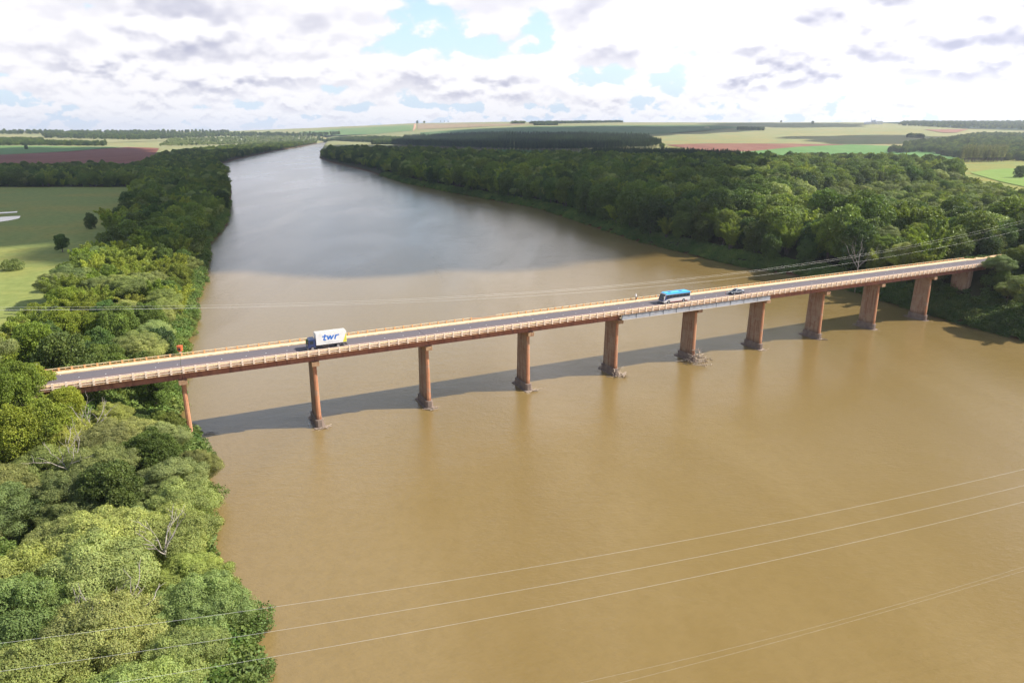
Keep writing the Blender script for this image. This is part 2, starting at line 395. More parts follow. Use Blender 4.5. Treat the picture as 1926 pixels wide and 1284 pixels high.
# ground polygons, read off the photo and laid on the land
WOODS_L = [at(-160, 740, 4), at(10, 690, 4), at(98, 606, 4), at(155, 524, 4), at(200, 464, 4), at(248, 400, 4), at(268, 352, 4), at(0, 352, 4), at(-260, 356, 4),
           at(-260, 338, 4), at(0, 325, 4), at(270, 322, 4), at(300, 296, 4), at(420, 280, 4), at(520, 273, 4), at(606, 268, 4)]
WOODS_L = [(p.x, p.y) for p in WOODS_L] + [(x + 60 if y > 60 else x + 60, y) for x, y in zip(XL[::-1], YL[::-1]) if 20 <= y <= 4000] + [(-60, 30), (-95, 60)]
WOODS_R = [(x - 40, y) for x, y in zip(XR, YR) if 100 <= y <= 1755]
WOODS_R += [(p.x, p.y) for p in (at(596, 292, 6), at(680, 292, 6), at(770, 294, 8), at(900, 302, 8), at(1000, 309, 8), at(1060, 309, 8), at(1250, 314, 8), at(1400, 315, 8), at(1600, 314, 8), at(1740, 321, 8), at(1790, 338, 8), at(1830, 368, 8), at(1880, 386, 8), at(1990, 398, 8), at(2200, 420, 8))]
WOODS_R += [(420, 260), (330, 110)]

def build_terrain():
    ys = [-380.0]
    while ys[-1] < 9600:
        y = ys[-1]; ys.append(y + (14 if y < 40 else max(3.0, (y - 40) * 0.014) if y < 1500 else 0.017 * y))
    off = [-4, -2, -0.8, 0, 0.6, 1.4, 2.5, 4, 6, 8.5, 11.5, 15] + [15 + 4.0 * i for i in range(1, 34)]
    while off[-1] < 8500: off.append(off[-1] * 1.065)
    tot_v = []; tot_f = []
    for side in (0, 1):
        base = len(tot_v)
        xe = np.interp(ys, YR if side else YL, XR if side else XL)
        for i, y in enumerate(ys):
            xs = xe[i] + np.array(off) * (1 if side else -1)
            zs = terr(xs, np.full(len(off), y))
            if y >= 5010: pass
            tot_v += [(float(a), y, float(b)) for a, b in zip(xs, zs)]
        m = len(off)
        for i in range(len(ys) - 1):
            for j in range(m - 1):
                a = base + i * m + j; q = (a, a + 1, a + m + 1, a + m)
                tot_f.append(q if side else q[::-1])
    me = bpy.data.meshes.new('ground'); me.from_pydata(tot_v, [], tot_f)
    v = np.array(tot_v); x, y, z = v.T
    col = np.zeros((len(v), 4)); col[:, 3] = 1
    r = np.hypot(x, y)
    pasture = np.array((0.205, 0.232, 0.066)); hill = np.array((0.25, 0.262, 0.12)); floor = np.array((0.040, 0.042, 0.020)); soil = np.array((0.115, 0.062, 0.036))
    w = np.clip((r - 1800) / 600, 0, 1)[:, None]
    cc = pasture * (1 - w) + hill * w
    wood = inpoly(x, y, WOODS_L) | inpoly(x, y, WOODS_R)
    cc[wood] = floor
    d = np.maximum(np.interp(y, YL, XL) - x, x - np.interp(y, YR, XR))
    b = ((1 - np.clip((d - 0.8) / 1.6, 0, 1)) * (y < 5000))[:, None]
    cc = cc * (1 - b) + soil * b
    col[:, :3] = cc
    ca = me.color_attributes.new('ground', 'FLOAT_COLOR', 'POINT'); ca.data.foreach_set('color', col.ravel())
    me.polygons.foreach_set('use_smooth', [True] * len(me.polygons))
    m = bpy.data.materials.new('ground'); m.use_nodes = True; t = NT(m.node_tree); bs = t.n['Principled BSDF']; bs.inputs['Roughness'].default_value = 0.95
    bs.inputs['Specular IOR Level'].default_value = 0.1
    ge = t.new('ShaderNodeNewGeometry').outputs['Position']; a_ = t.new('ShaderNodeAttribute', attribute_name='ground')
    c = t.mix(t.smooth(t.noise(ge, 0.012, 6, 0.6), 0.42, 0.62, 0, 0.7), a_.outputs['Color'], t.mix(1.0, a_.outputs['Color'], (1.35, 1.02, 0.95, 1), 'MULTIPLY'))
    c = t.mix(t.smooth(t.noise(ge, 0.25, 6, 0.7), 0.35, 0.7, 0, 0.65), c, t.mix(1.0, c, (0.55, 0.62, 0.55, 1), 'MULTIPLY'))
    t.l.new(c, bs.inputs['Base Color'])
    me.materials.append(m)
    o = link('ground', me); tag(o, kind='structure')
    return BVHTree.FromPolygons(tot_v, tot_f)
BVH = build_terrain()
def gz(x, y):
    h = BVH.ray_cast(Vector((x, y, 400)), Vector((0, 0, -1)))
    return h[0].z if h[0] else 0.0
def gpx(u, v):
    """the place on the land that stands at photo pixel u, v"""
    h = BVH.ray_cast(Vector((0, 0, CAMH)), ray(u, v).normalized())
    return h[0]

def build_water():
    me = bpy.data.meshes.new('river')
    me.from_pydata([(-1700, -380, 0), (420, -380, 0), (420, 1200, 0), (-300, 5100, 0), (-1700, 5100, 0)], [], [(0, 1, 2, 3, 4)])
    m = bpy.data.materials.new('muddy_water'); m.use_nodes = True; t = NT(m.node_tree); b = t.n['Principled BSDF']
    P = t.new('ShaderNodeNewGeometry').outputs['Position']
    mp = t.new('ShaderNodeMapping'); mp.inputs['Rotation'].default_value = (0, 0, R(25)); mp.inputs['Scale'].default_value = (1, 0.28, 1); t.l.new(P, mp.inputs[0])
    big = t.noise(mp.outputs[0], 0.018, 5, 0.55, dist=0.6)
    c = t.mix(t.smooth(big, 0.35, 0.65), (0.182, 0.120, 0.038, 1), (0.218, 0.150, 0.058, 1))
    c = t.mix(t.smooth(t.noise(P, 0.5, 5, 0.7), 0.4, 0.7, 0, 0.25), c, (0.150, 0.100, 0.030, 1))
    t.l.new(c, b.inputs['Base Color'])
    b.inputs['IOR'].default_value = 1.33; b.inputs['Specular IOR Level'].default_value = 0.7
    t.set(b.inputs['Roughness'], t.smooth(t.noise(mp.outputs[0], 0.012, 4, 0.6), 0.35, 0.7, 0.11, 0.17))
    # ripples: short chop + longer swell, calmer in slicks
    slick = t.smooth(t.noise(mp.outputs[0], 0.02, 4, 0.6, dist=1.0), 0.40, 0.60, 0.62, 1.0)
    mp2 = t.new('ShaderNodeMapping'); mp2.inputs['Rotation'].default_value = (0, 0, R(-20)); mp2.inputs['Scale'].default_value = (0.55, 1.0, 1); t.l.new(P, mp2.inputs[0])
    h = t.math('ADD', t.math('MULTIPLY', t.noise(mp2.outputs[0], 1.5, 4, 0.66), 0.34), t.math('MULTIPLY', t.noise(mp2.outputs[0], 0.22, 3, 0.5), 0.35))
    bp = t.new('ShaderNodeBump'); bp.inputs['Distance'].default_value = 0.9; sy = t.new('ShaderNodeSeparateXYZ'); t.l.new(P, sy.inputs[0])      # the straight reach upstream lies calmer
    t.set(bp.inputs['Strength'], t.math('MULTIPLY', t.math('MULTIPLY', slick, 0.42), t.smooth(sy.outputs[1], 260.0, 1000.0, 1.0, 0.35)))
    b.inputs['Coat Weight'].default_value = 0.55; b.inputs['Coat Roughness'].default_value = 0.38; b.inputs['Coat IOR'].default_value = 1.33; t.l.new(h, bp.inputs['Height'])
    t.l.new(bp.outputs[0], b.inputs['Normal'])
    me.materials.append(m)
    tag(link('river', me), kind='structure')
build_water()

def drape(name, pts, col, col2, lift=0.4, label=None, step=14, rough=0.95, furrow=None, kind='structure', m=None):
    """a field whose outline follows the land"""
    us = [p[0] for p in pts]; vs = [p[1] for p in pts]
    base = [Vector(p) for p in pts]; n = len(pts)
    ed = [(i, (i + 1) % n) for i in range(n)]
    extra = []
    stepv = max(1.5, (max(vs) - min(vs)) / 12)
    u = min(us)
    while u < max(us):
        v = min(vs)
        while v < max(vs):
            extra.append((u + 0.37, v + 0.13)); v += stepv
        u += step
    ex = np.array(extra); k = inpoly(ex[:, 0], ex[:, 1], pts)
    allp = base + [Vector(p) for p in ex[k]]
    vo, _, fo, *_r = delaunay_2d_cdt(allp, ed, [], 1, 1e-4)
    V = []
    for p in vo:
        g = gpx(p[0], p[1])
        if g is None:
            g = gpx(p[0], p[1] + 1.5) or gpx(p[0], p[1] + 4) or at(p[0], 262, 4)
        V.append((g.x, g.y, g.z + lift + g.length * 0.00012))
    me = bpy.data.meshes.new(name); me.from_pydata(V, [], [tuple(f) for f in fo])
    bm = bmesh.new(); bm.from_mesh(me); bmesh.ops.recalc_face_normals(bm, faces=bm.faces)
    if sum(f.normal.z for f in bm.faces) < 0: bmesh.ops.reverse_faces(bm, faces=bm.faces)
    bm.to_mesh(me); bm.free()
    if m is None:
        m = bpy.data.materials.new(name); m.use_nodes = True; t = NT(m.node_tree); b = t.n['Principled BSDF']; b.inputs['Roughness'].default_value = rough
        b.inputs['Specular IOR Level'].default_value = 0.1
        P = t.new('ShaderNodeNewGeometry').outputs['Position']
        mp = t.new('ShaderNodeMapping'); mp.inputs['Rotation'].default_value = (0, 0, R(furrow if furrow is not None else 30)); mp.inputs['Scale'].default_value = (1, 0.15, 1); t.l.new(P, mp.inputs[0])
        c = t.mix(t.smooth(t.noise(mp.outputs[0], 0.02, 6, 0.65), 0.35, 0.65), (*col, 1), (*col2, 1))
        c = t.mix(t.smooth(t.noise(mp.outputs[0], 0.25, 3, 0.6), 0.4, 0.65, 0, 0.3), c, t.mix(1.0, c, (0.7, 0.7, 0.7, 1), 'MULTIPLY'))
        t.l.new(c, b.inputs['Base Color'])
    me.materials.append(m)
    o = link(name, me); tag(o, label, kind=kind)
    return o
drape('ploughed_field', [(-500, 305), (-500, 338), (0, 331), (265, 326), (285, 300), (300, 279), (240, 277), (130, 285.5), (0, 292)], (0.185, 0.060, 0.036), (0.225, 0.085, 0.055), furrow=60)
drape('crop_field', [(-500, 290), (0, 291.5), (130, 285), (225, 277), (100, 275.5), (0, 274.5), (-500, 276)], (0.106, 0.194, 0.056), (0.138, 0.213, 0.062))
drape('stubble_field', [(88, 265), (200, 262), (330, 262), (330, 264), (190, 269), (88, 271)], (0.300, 0.275, 0.138), (0.250, 0.250, 0.112))
drape('ploughed_field', [(1252, 273), (1330, 270.5), (1480, 271), (1598, 272.5), (1500, 277), (1410, 285.5), (1345, 288.5), (1300, 281)], (0.213, 0.094, 0.069), (0.250, 0.125, 0.088), lift=0.8, furrow=20)
drape('crop_field', [(1330, 293), (1345, 288.5), (1410, 285.5), (1500, 277), (1598, 272.7), (1668, 275), (1740, 283), (1805, 292), (1800, 304), (1600, 303), (1400, 303)], (0.094, 0.206, 0.056), (0.125, 0.231, 0.069), lift=0.8)
drape('crop_field', [(560, 249), (640, 243), (779, 236), (779, 246), (700, 253), (600, 256)], (0.125, 0.206, 0.075), (0.163, 0.225, 0.081), lift=1.2)
drape('crop_field', [(790, 250), (880, 243.5), (1000, 238.5), (1160, 236.5), (1330, 235.5), (1400, 240), (1250, 252), (1100, 262), (800, 268)], (0.088, 0.150, 0.056), (0.125, 0.175, 0.069), lift=1.2)
drape('fallow_field', [(785, 233.5), (880, 233), (1010, 233.5), (960, 236.5), (880, 240), (785, 243.5)], (0.288, 0.206, 0.125), (0.312, 0.237, 0.138), lift=1.2)
drape('dirt_track', [(779.6, 230), (782.6, 230), (781, 243), (777.5, 247), (776, 246)], (0.525, 0.300, 0.175), (0.475, 0.275, 0.175), lift=1.6, step=2)
drape('crop_field', [(935, 281), (1010, 283), (1075, 285), (1075, 296), (1000, 297), (935, 291)], (0.094, 0.206, 0.056), (0.112, 0.225, 0.062), lift=0.5)
drape('crop_field', [(1825, 326), (1860, 320), (1926, 316), (2150, 314), (2150, 345), (1926, 352), (1880, 342)], (0.163, 0.250, 0.050), (0.188, 0.263, 0.062), lift=0.5)
drape('ploughed_field', [(1738, 244.5), (1822, 243.5), (1800, 250), (1775, 250.5)], (0.275, 0.138, 0.094), (0.250, 0.125, 0.088), lift=1.2)
drape('far_wood_floor', [(1650, 229.8), (1750, 230), (1926, 230), (2200, 230), (2200, 246), (1926, 246), (1830, 243), (1780, 240)], (0.04, 0.065, 0.04), (0.05, 0.075, 0.045), lift=2.2)
pm = bpy.data.materials.new('puddle'); pm.use_nodes = True
_b = pm.node_tree.nodes['Principled BSDF']; _b.inputs['Base Color'].default_value = (0.12, 0.10, 0.07, 1); _b.inputs['Roughness'].default_value = 0.03
drape('puddle', [(-60, 407), (0, 408.5), (22, 407), (39, 406.5), (36, 411), (20, 414.5), (0, 417.5), (-60, 419)], None, None, lift=0.05, m=pm, step=20)
drape('puddle', [(-60, 398.5), (0, 399.6), (20, 398.6), (33, 397.6), (32, 400), (14, 401.4), (0, 402), (-60, 402.6)], None, None, lift=0.05, m=pm, step=20)

# approach roads
def strip(name, s0, s1, n0, n1, z, m, seg=12):
    me = bpy.data.meshes.new(name); V = []; Fc = []
    for i in range(seg + 1):
        s = s0 + (s1 - s0) * i / seg
        V += [tuple(W(s, n0, z)), tuple(W(s, n1, z))]
    Fc = [(2 * i, 2 * i + 2, 2 * i + 3, 2 * i + 1) for i in range(seg)]
    me.from_pydata(V, [], Fc); me.materials.append(MAT[m]); o = link(name, me); return tag(o, kind='structure')
strip('road', 250.7, 420, 139.3, 146.2, 16.9, 'asphalt')
strip('road', -200, -24.9, 139.3, 146.2, 16.9, 'asphalt')
strip('road_shoulder', 250.7, 420, 146.2, 149.0, 16.87, 'walk_peach')

# ------------------------------------------------------------------ the bridge
ZR = 16.96          # road level
S_END0, S_END1 = -24.8, 250.5
ST = [-1.8, 23.0, 47.6, 73.0, 98.5, 124.0, 148.6, 172.6, 197.0, 222.4, 243.0]
bridge = empty('bridge', W(115, 142.7, 0), ANG, 'long brown concrete and steel road bridge on tall wall piers across the muddy river', 'bridge')
def bl(s, n): return s - 115.0, n - 142.7       # bridge-local
cuts = [S_END0] + ST + [S_END1]
NN0, NN1 = 138.0, 147.9
GREY = (4, 5)        # spans with grey steel girders
for i in range(len(cuts) - 1):
    a, b = cuts[i] + 0.03, cuts[i + 1] - 0.03
    x0, x1 = a - 115, b - 115
    m = MB(); m.box(x0, x1, NN0 - 142.7, NN1 - 142.7, 16.50, 16.90); slab = m.build('deck_slab', 'fascia_concrete', bridge)
    m = MB(); m.box(x0, x1, 139.35 - 142.7, 145.95 - 142.7, 16.905, ZR); m.build('road_surface', 'asphalt', bridge)
    m = MB(); m.box(x0, x1, 145.953 - 142.7, 147.45 - 142.7, 16.905, 17.22); m.build('far_kerb', 'kerb_yellow', bridge, bevel=0.04)
    m = MB(); m.box(x0, x1, 138.15 - 142.7, 139.347 - 142.7, 16.905, 17.20); m.build('near_kerb', 'walk_peach', bridge, bevel=0.04)
    grey = (98 < cuts[i] < 100) or (123 < cuts[i] < 125)
    gm = 'grey_girder' if grey else 'rust_girder'
    for nn in ((138.42, 147.2) if grey else (139.5, 145.8)):
        m = MB(); m.box(x0, x1, nn - 0.18 - 142.7, nn + 0.18 - 142.7, 15.12, 16.496)
        g = m.build('girder', gm, bridge)
        m = MB(); m.box(x0, x1, nn - 0.34 - 142.7, nn + 0.34 - 142.7, 15.03, 15.117); m.build('flange', 'girder_lip' if grey else gm, g)
        k = max(2, int((b - a) / (4.2 if grey else 12.4)))
        for j in range(1, k):
            xx = x0 + (x1 - x0) * j / k
            m = MB(); m.box(xx - 0.05, xx + 0.05, nn - 0.22 - 142.7, nn - 0.183 - 142.7, 15.12, 16.49); m.build('splice_plate', 'black' if grey else 'rust_girder', g)
    for j in range(5):
        xx = x0 + 0.5 + (x1 - x0 - 1.0) * j / 4
        MB().box(xx - 0.12, xx + 0.12, 139.69 - 142.7, 145.61 - 142.7, 15.4, 16.49).build('cross_beam', 'rust_girder', bridge)
# piers
def stadium(hs, n0, n1, nose=0.45, seg=5):
    pts = []
    for k in range(seg + 1):
        w = math.pi * k / seg; pts.append((hs * math.cos(w), n1 - nose + nose * math.sin(w)))
    for k in range(seg + 1):
        w = math.pi + math.pi * k / seg; pts.append((hs * math.cos(w), n0 + nose + nose * math.sin(w)))
    return pts
PIERS = []
for i, s in enumerate(ST):
    x = s - 115
    last = (i == len(ST) - 1); first = i == 0
    pg = gz(*W(s, 142.7)[:2]) if last else 0.0
    m = MB()
    if last:
        m.extrude([(x + a, b) for a, b in stadium(1.5, -3.3, 3.3, 1.5)], 2.0, 14.98)
    else:
        hs = 0.40
        bot = [(x + a, b) for a, b in stadium(hs + 0.12, -2.85, 2.85, 0.3, 4)]; top = [(x + a, b) for a, b in stadium(hs, -2.65, 2.65, 0.25, 4)]
        m.extrude(bot, -2.0 if first else 1.72, 14.0, top=top)
    p = m.build('pier', ['pier_concrete', 'pier_nose_sunlit'], bridge)
    if not last:
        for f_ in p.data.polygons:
            if f_.normal.y < -0.3: f_.material_index = 1  # faces on the near side get the painted sunlit orange
    if not last:
        m = MB(); m.box(x - 0.78, x + 0.78, -4.05, 4.05, 14.003, 14.95); m.build('pier_cap', 'cap_concrete', p, bevel=0.05)
    for nn in (() if last else (-3.2, 3.1)):
        MB().box(x - 0.4, x + 0.4, nn - 0.25, nn + 0.25, 14.953, 15.027).build('bearing', 'black', p)
    if not last and not first:
        m = MB(); m.extrude([(x + a, b) for a, b in stadium(0.85, -3.2, 3.2, 0.35, 3)], 0.10, 1.717); m.build('footing', 'footing_concrete', p, bevel=0.05)
        m = MB(); m.extrude([(x - 1.25, -3.3), (x - 0.8, -3.8), (x + 0.8, -3.8), (x + 1.25, -3.3), (x + 1.25, 3.8), (x, 4.9), (x - 1.25, 3.8)], -1.0, 0.097)
        m.build('footing_ledge', 'footing_concrete', p)
    PIERS.append(p)
m = MB(); m.box(S_END1 - 115, S_END1 - 112.5, -5.2, 5.2, 9, 16.49); m.build('abutment', 'pier_concrete', bridge)
m = MB(); m.box(S_END0 - 117, S_END0 - 115, -5.2, 5.2, 9, 16.49); m.build('abutment', 'pier_concrete', bridge)
# railings
NP = 132
step = (S_END1 - S_END0 - 0.6) / (NP - 1)
def railing(side):
    far = side > 0
    nr = (147.62 if far else 138.02) - 142.7
    cm = 'rail_orange' if far else 'rail_white'
    root = MB(); root.box(S_END0 - 115, S_END1 - 115, nr - 0.13, nr + 0.13, 16.905, 17.0)
    rt = root.build('railing', cm, bridge)
    pmesh = MB().box(-0.16, 0.16, -0.125, 0.125, 0.0, 0.86).mesh('railing_post', cm) if far else MB().box(-0.17, 0.17, -0.145, 0.145, -0.42, 0.84).mesh('railing_post', cm)
    tmesh = MB().box(0, step - 0.33, -0.09, 0.09, 0.71, 0.81).mesh('top_rail', 'rail_white' if not far else 'kerb_yellow')
    bmesh_ = MB().box(0, step - 0.33, -0.07, 0.07, 0.30, 0.40).mesh('lower_rail', cm)
    smesh = MB().box(-0.05, 0.05, -0.05, 0.05, 0.403, 0.707).mesh('rail_spacer', cm)
    for i in range(NP):
        s = S_END0 + 0.3 + i * step
        gap = far and 60.0 < s < 68.0
        rng = random.Random(i * 2 + side)
        if not gap or s < 62:
            o = link('railing_post', pmesh, rt, (s - 115, nr, 16.97)); o.rotation_euler = (rng.uniform(-.015, .015), 0, 0)
        if i < NP - 1 and not (far and 60.0 < s < 67.0):
            link('top_rail', tmesh, rt, (s - 115 + 0.165, nr, 16.97))
            link('lower_rail', bmesh_, rt, (s - 115 + 0.165, nr, 16.97))
            link('rail_spacer', smesh, rt, (s - 115 + step / 2, nr, 16.97))
    if far:
        for k, (a, b, z0, z1, n0, n1) in enumerate(((60.5, 66.8, 17.72, 17.30, 0, 0.2), (60.6, 68.0, 17.32, 17.62, 0.15, 0.0), (62.0, 68.0, 17.28, 17.34, -0.1, -0.25))):
            MB().tube([(a - 115, nr + n0, z0), ((a + b) / 2 - 115, nr + (n0 + n1) / 2 , (z0 + z1) / 2 - 0.03), (b - 115, nr + n1, z1)], 0.05, 5).build('fallen_rail', 'rail_orange', rt)
railing(1); railing(-1)
stud = MB().box(-0.07, 0.07, -0.07, 0.07, 0, 0.04).mesh('road_stud', 'stud_white')
for i in range(68):
    rng = random.Random(900 + i)
    if rng.random() < 0.12: continue
    link('road_stud', stud, bridge, (S_END0 - 115 + 2 + i * 4.1 + rng.uniform(-.3, .3), 0.05 + rng.uniform(-.1, .1), ZR + 0.001))
for i in range(34):
    rng = random.Random(1900 + i)
    link('road_stud', stud, bridge, (S_END0 - 115 + 3 + i * 8.2 + rng.uniform(-.3, .3), 3.05, ZR + 0.001))

# concrete end block at the left end, orange signal box on the far rail
e = empty('end_pillar', W(-27.0, 147.6, 16.6), ANG, 'weathered pale concrete block with sloping cap at the far left end of the bridge railing', 'pillar')
MB().prism([(-1.1, 0), (1.1, 0), (1.1, 2.0), (-1.1, 2.35)], -1.0, 1.0).build('block', 'concrete_old', e, bevel=0.05)
MB().prism([(-1.3, 2.38), (1.3, 2.02), (1.3, 2.2), (-1.3, 2.6)], -1.2, 1.2).build('cap', 'concrete_old', e, bevel=0.03)
e = empty('signal_box', W(-1.6, 147.62, 17.83), ANG, 'orange rounded signal box with a dark opening on the far railing near the truck', 'signal')
MB().box(-0.2, 0.2, -0.15, 0.15, 0, 0.3).build('foot', 'rail_white', e)
MB().extrude([(0.5 * math.cos(w), 0.42 * math.sin(w)) for w in np.linspace(0, 2 * math.pi, 13)[:-1]], 0.5, 1.5, top=[(0.56 * math.cos(w), 0.5 * math.sin(w)) for w in np.linspace(0, 2 * math.pi, 13)[:-1]]).build('housing', 'signal_orange', e, bevel=0.05)
MB().extrude([(0.25 * math.cos(w), 0.22 * math.sin(w)) for w in np.linspace(0, 2 * math.pi, 9)[:-1]], 0.3, 0.497, top=[(0.46 * math.cos(w), 0.4 * math.sin(w)) for w in np.linspace(0, 2 * math.pi, 9)[:-1]]).build('neck', 'signal_orange', e)
MB().box(-0.35, 0.1, -0.56, -0.44, 0.7, 1.15).build('opening', 'black', e)
MB().extrude([(0.62 * math.cos(w), 0.56 * math.sin(w)) for w in np.linspace(0, 2 * math.pi, 13)[:-1]], 1.503, 1.6, top=[(0.3 * math.cos(w), 0.3 * math.sin(w)) for w in np.linspace(0, 2 * math.pi, 13)[:-1]]).build('lid', 'signal_orange', e)

# ------------------------------------------------------------------ vehicles (built nose towards -x, wheels at z 0)
def disc(m, x, y, z, r, w, mi=0, n=14):
    m.tube([(x, y, z), (x, y + w, z)], r, n, mi)
def wheel(parent, x, y, r, w, side):
    m = MB(); disc(m, x, y, r, r, w * side); o = m.build('wheel', 'tyre', parent)
    m = MB(); disc(m, x, y - 0.012 * side, r, r * 0.58, 0.0 + 0.010 * side, n=10); m.build('rim', 'rim', o)
    return o
VR = ANG
def text_mesh(txt, size, shear=0.0, offset=0.0):
    cu = bpy.data.curves.new('txt', 'FONT'); cu.body = txt; cu.size = size; cu.shear = shear; cu.offset = offset; cu.extrude = 0.006; cu.align_x = 'CENTER'; cu.align_y = 'CENTER'
    o = bpy.data.objects.new('txt', cu); C.objects.link(o)
    dg = bpy.context.evaluated_depsgraph_get(); me = bpy.data.meshes.new_from_object(o.evaluated_get(dg))
    bpy.data.objects.remove(o); return me

def truck():
    t = empty('delivery_truck', W(22.0, 141.35, ZR), VR, 'blue-cab delivery truck with white twr box body on the bridge', 'truck')
    hw = 1.12
    m = MB(); m.prism([(0.15, 0.55), (0.0, 0.75), (0.03, 1.35), (0.28, 2.25), (0.55, 2.42), (1.55, 2.42), (1.6, 0.55)], -hw + .05, hw - .05); cab = m.build('cab', 'truck_blue', t, bevel=0.05)
    MB().prism([(0.02, 1.4), (0.26, 2.2), (0.24, 2.2), (-0.005, 1.4)], -hw + 0.2, hw - 0.2).build('windscreen', 'glass_dark', cab)
    MB().prism([(0.45, 1.42), (0.58, 2.1), (1.2, 2.1), (1.2, 1.42)], -hw + 0.028, -hw + 0.045).build('side_window', 'glass_dark', cab)
    MB().prism([(0.45, 1.42), (0.58, 2.1), (1.2, 2.1), (1.2, 1.42)], hw - 0.045, hw - 0.028).build('side_window', 'glass_dark', cab)
    MB().box(-0.04, 0.01, 0.35, 0.95, 1.0, 2.2).build('door_stripe', 'truck_green', cab)
    MB().box(-0.10, 0.2, -hw + .02, hw - .02, 0.42, 0.66).build('bumper', 'car_grey', cab)
    for y in (-0.85, 0.65): MB().box(-0.13, -0.1, y, y + 0.22, 0.5, 0.63).build('headlight', 'stud_white', cab)
    for y in (-hw - 0.22, hw + 0.02): MB().box(0.1, 0.22, y, y + 0.2, 1.45, 1.85).build('mirror', 'black', cab)
    bx0, bx1, z0, z1 = 1.75, 8.05, 1.02, 3.42
    b = MB().box(bx0, bx1, -hw, hw, z0, z1).build('box_body', 'truck_white', t, bevel=0.03)
    MB().box(bx0 + .02, bx1 - .02, -hw + .02, hw - .02, z1 + 0.002, z1 + 0.05).build('roof', 'truck_roof', b)
    for k in range(7):
        x = bx0 + 0.3 + k * (bx1 - bx0 - 0.6) / 6
        MB().box(x - 0.03, x + 0.03, -hw + .02, hw - .02, z1 + 0.052, z1 + 0.10).build('roof_rib', 'truck_white', b)
    # logo lettering on the side towards the camera
    strokes = [[(0.42, 1.25), (0.02, -0.02)], [(-0.22, 0.86), (0.78, 0.86)], [(0.02, 0.12), (0.20, 0.02), (0.55, 0.06)],
               [(0.98, 0.90), (1.08, 0.06)], [(1.08, 0.06), (1.62, 0.90)], [(1.62, 0.90), (1.76, 0.06)], [(1.76, 0.06), (2.36, 0.90)],
               [(2.62, 0.0), (2.86, 0.88)], [(2.78, 0.60), (3.05, 0.86), (3.62, 0.93)]]
    letters = ['t', 't', 't', 'w', 'w', 'w', 'w', 'r', 'r']
    for L_ in 'twr':
        m = MB()
        for st_, l_ in zip(strokes, letters):
            if l_ != L_: continue
            for (xa, za), (xb, zb) in zip(st_[:-1], st_[1:]):
                dv = Vector((xb - xa, zb - za)).normalized(); nv = Vector((-dv.y, dv.x)) * (0.135 if abs(dv.x) > 0.85 else 0.165); ex = dv * 0.05
                q = [(xa - ex.x + nv.x, za - ex.y + nv.y), (xb + ex.x + nv.x, zb + ex.y + nv.y), (xb + ex.x - nv.x, zb + ex.y - nv.y), (xa - ex.x - nv.x, za - ex.y - nv.y)]
                k_ = 0.0006 * len(m.f)
                m.prism([(bx0 + 1.55 + x_ * 0.88, 1.98 + z_ * 0.92) for x_, z_ in q], -hw - 0.012 - k_, -hw - 0.004)
        m.build('letter', 'logo_blue', b)
    for k, (w0, zz) in enumerate(((3.2, 1.62), (4.6, 1.45), (5.2, 1.28))):
        MB().box(bx0 + 1.5 + 0.3 * k, bx0 + 1.5 + 0.3 * k + 0.62 * w0, -hw - 0.012, -hw - 0.004, zz, zz + 0.05).build('small_print', 'print_grey', b)
    MB().prism([(bx1 - 0.02, 1.1), (bx1 - 0.85, 1.1), (bx1 - 0.55, 1.8), (bx1 - 0.2, 2.75), (bx1 - 0.02, 3.1)], -hw - 0.012, -hw - 0.004).build('lime_stripe', 'stripe_lime', b)
    MB().box(1.4, 7.9, -0.45, 0.45, 0.6, 1.0).box(3.0, 4.2, -1.0, -0.5, 0.5, 0.95).build('chassis', 'chassis', t)
    MB().box(7.8, 8.15, -1.05, 1.05, 0.45, 0.6).build('rear_bar', 'chassis', t)
    for x in (0.95, 6.2):
        wheel(t, x, -hw + 0.02, 0.45, 0.3, 1); wheel(t, x, hw - 0.02, 0.45, 0.3, -1)
truck()

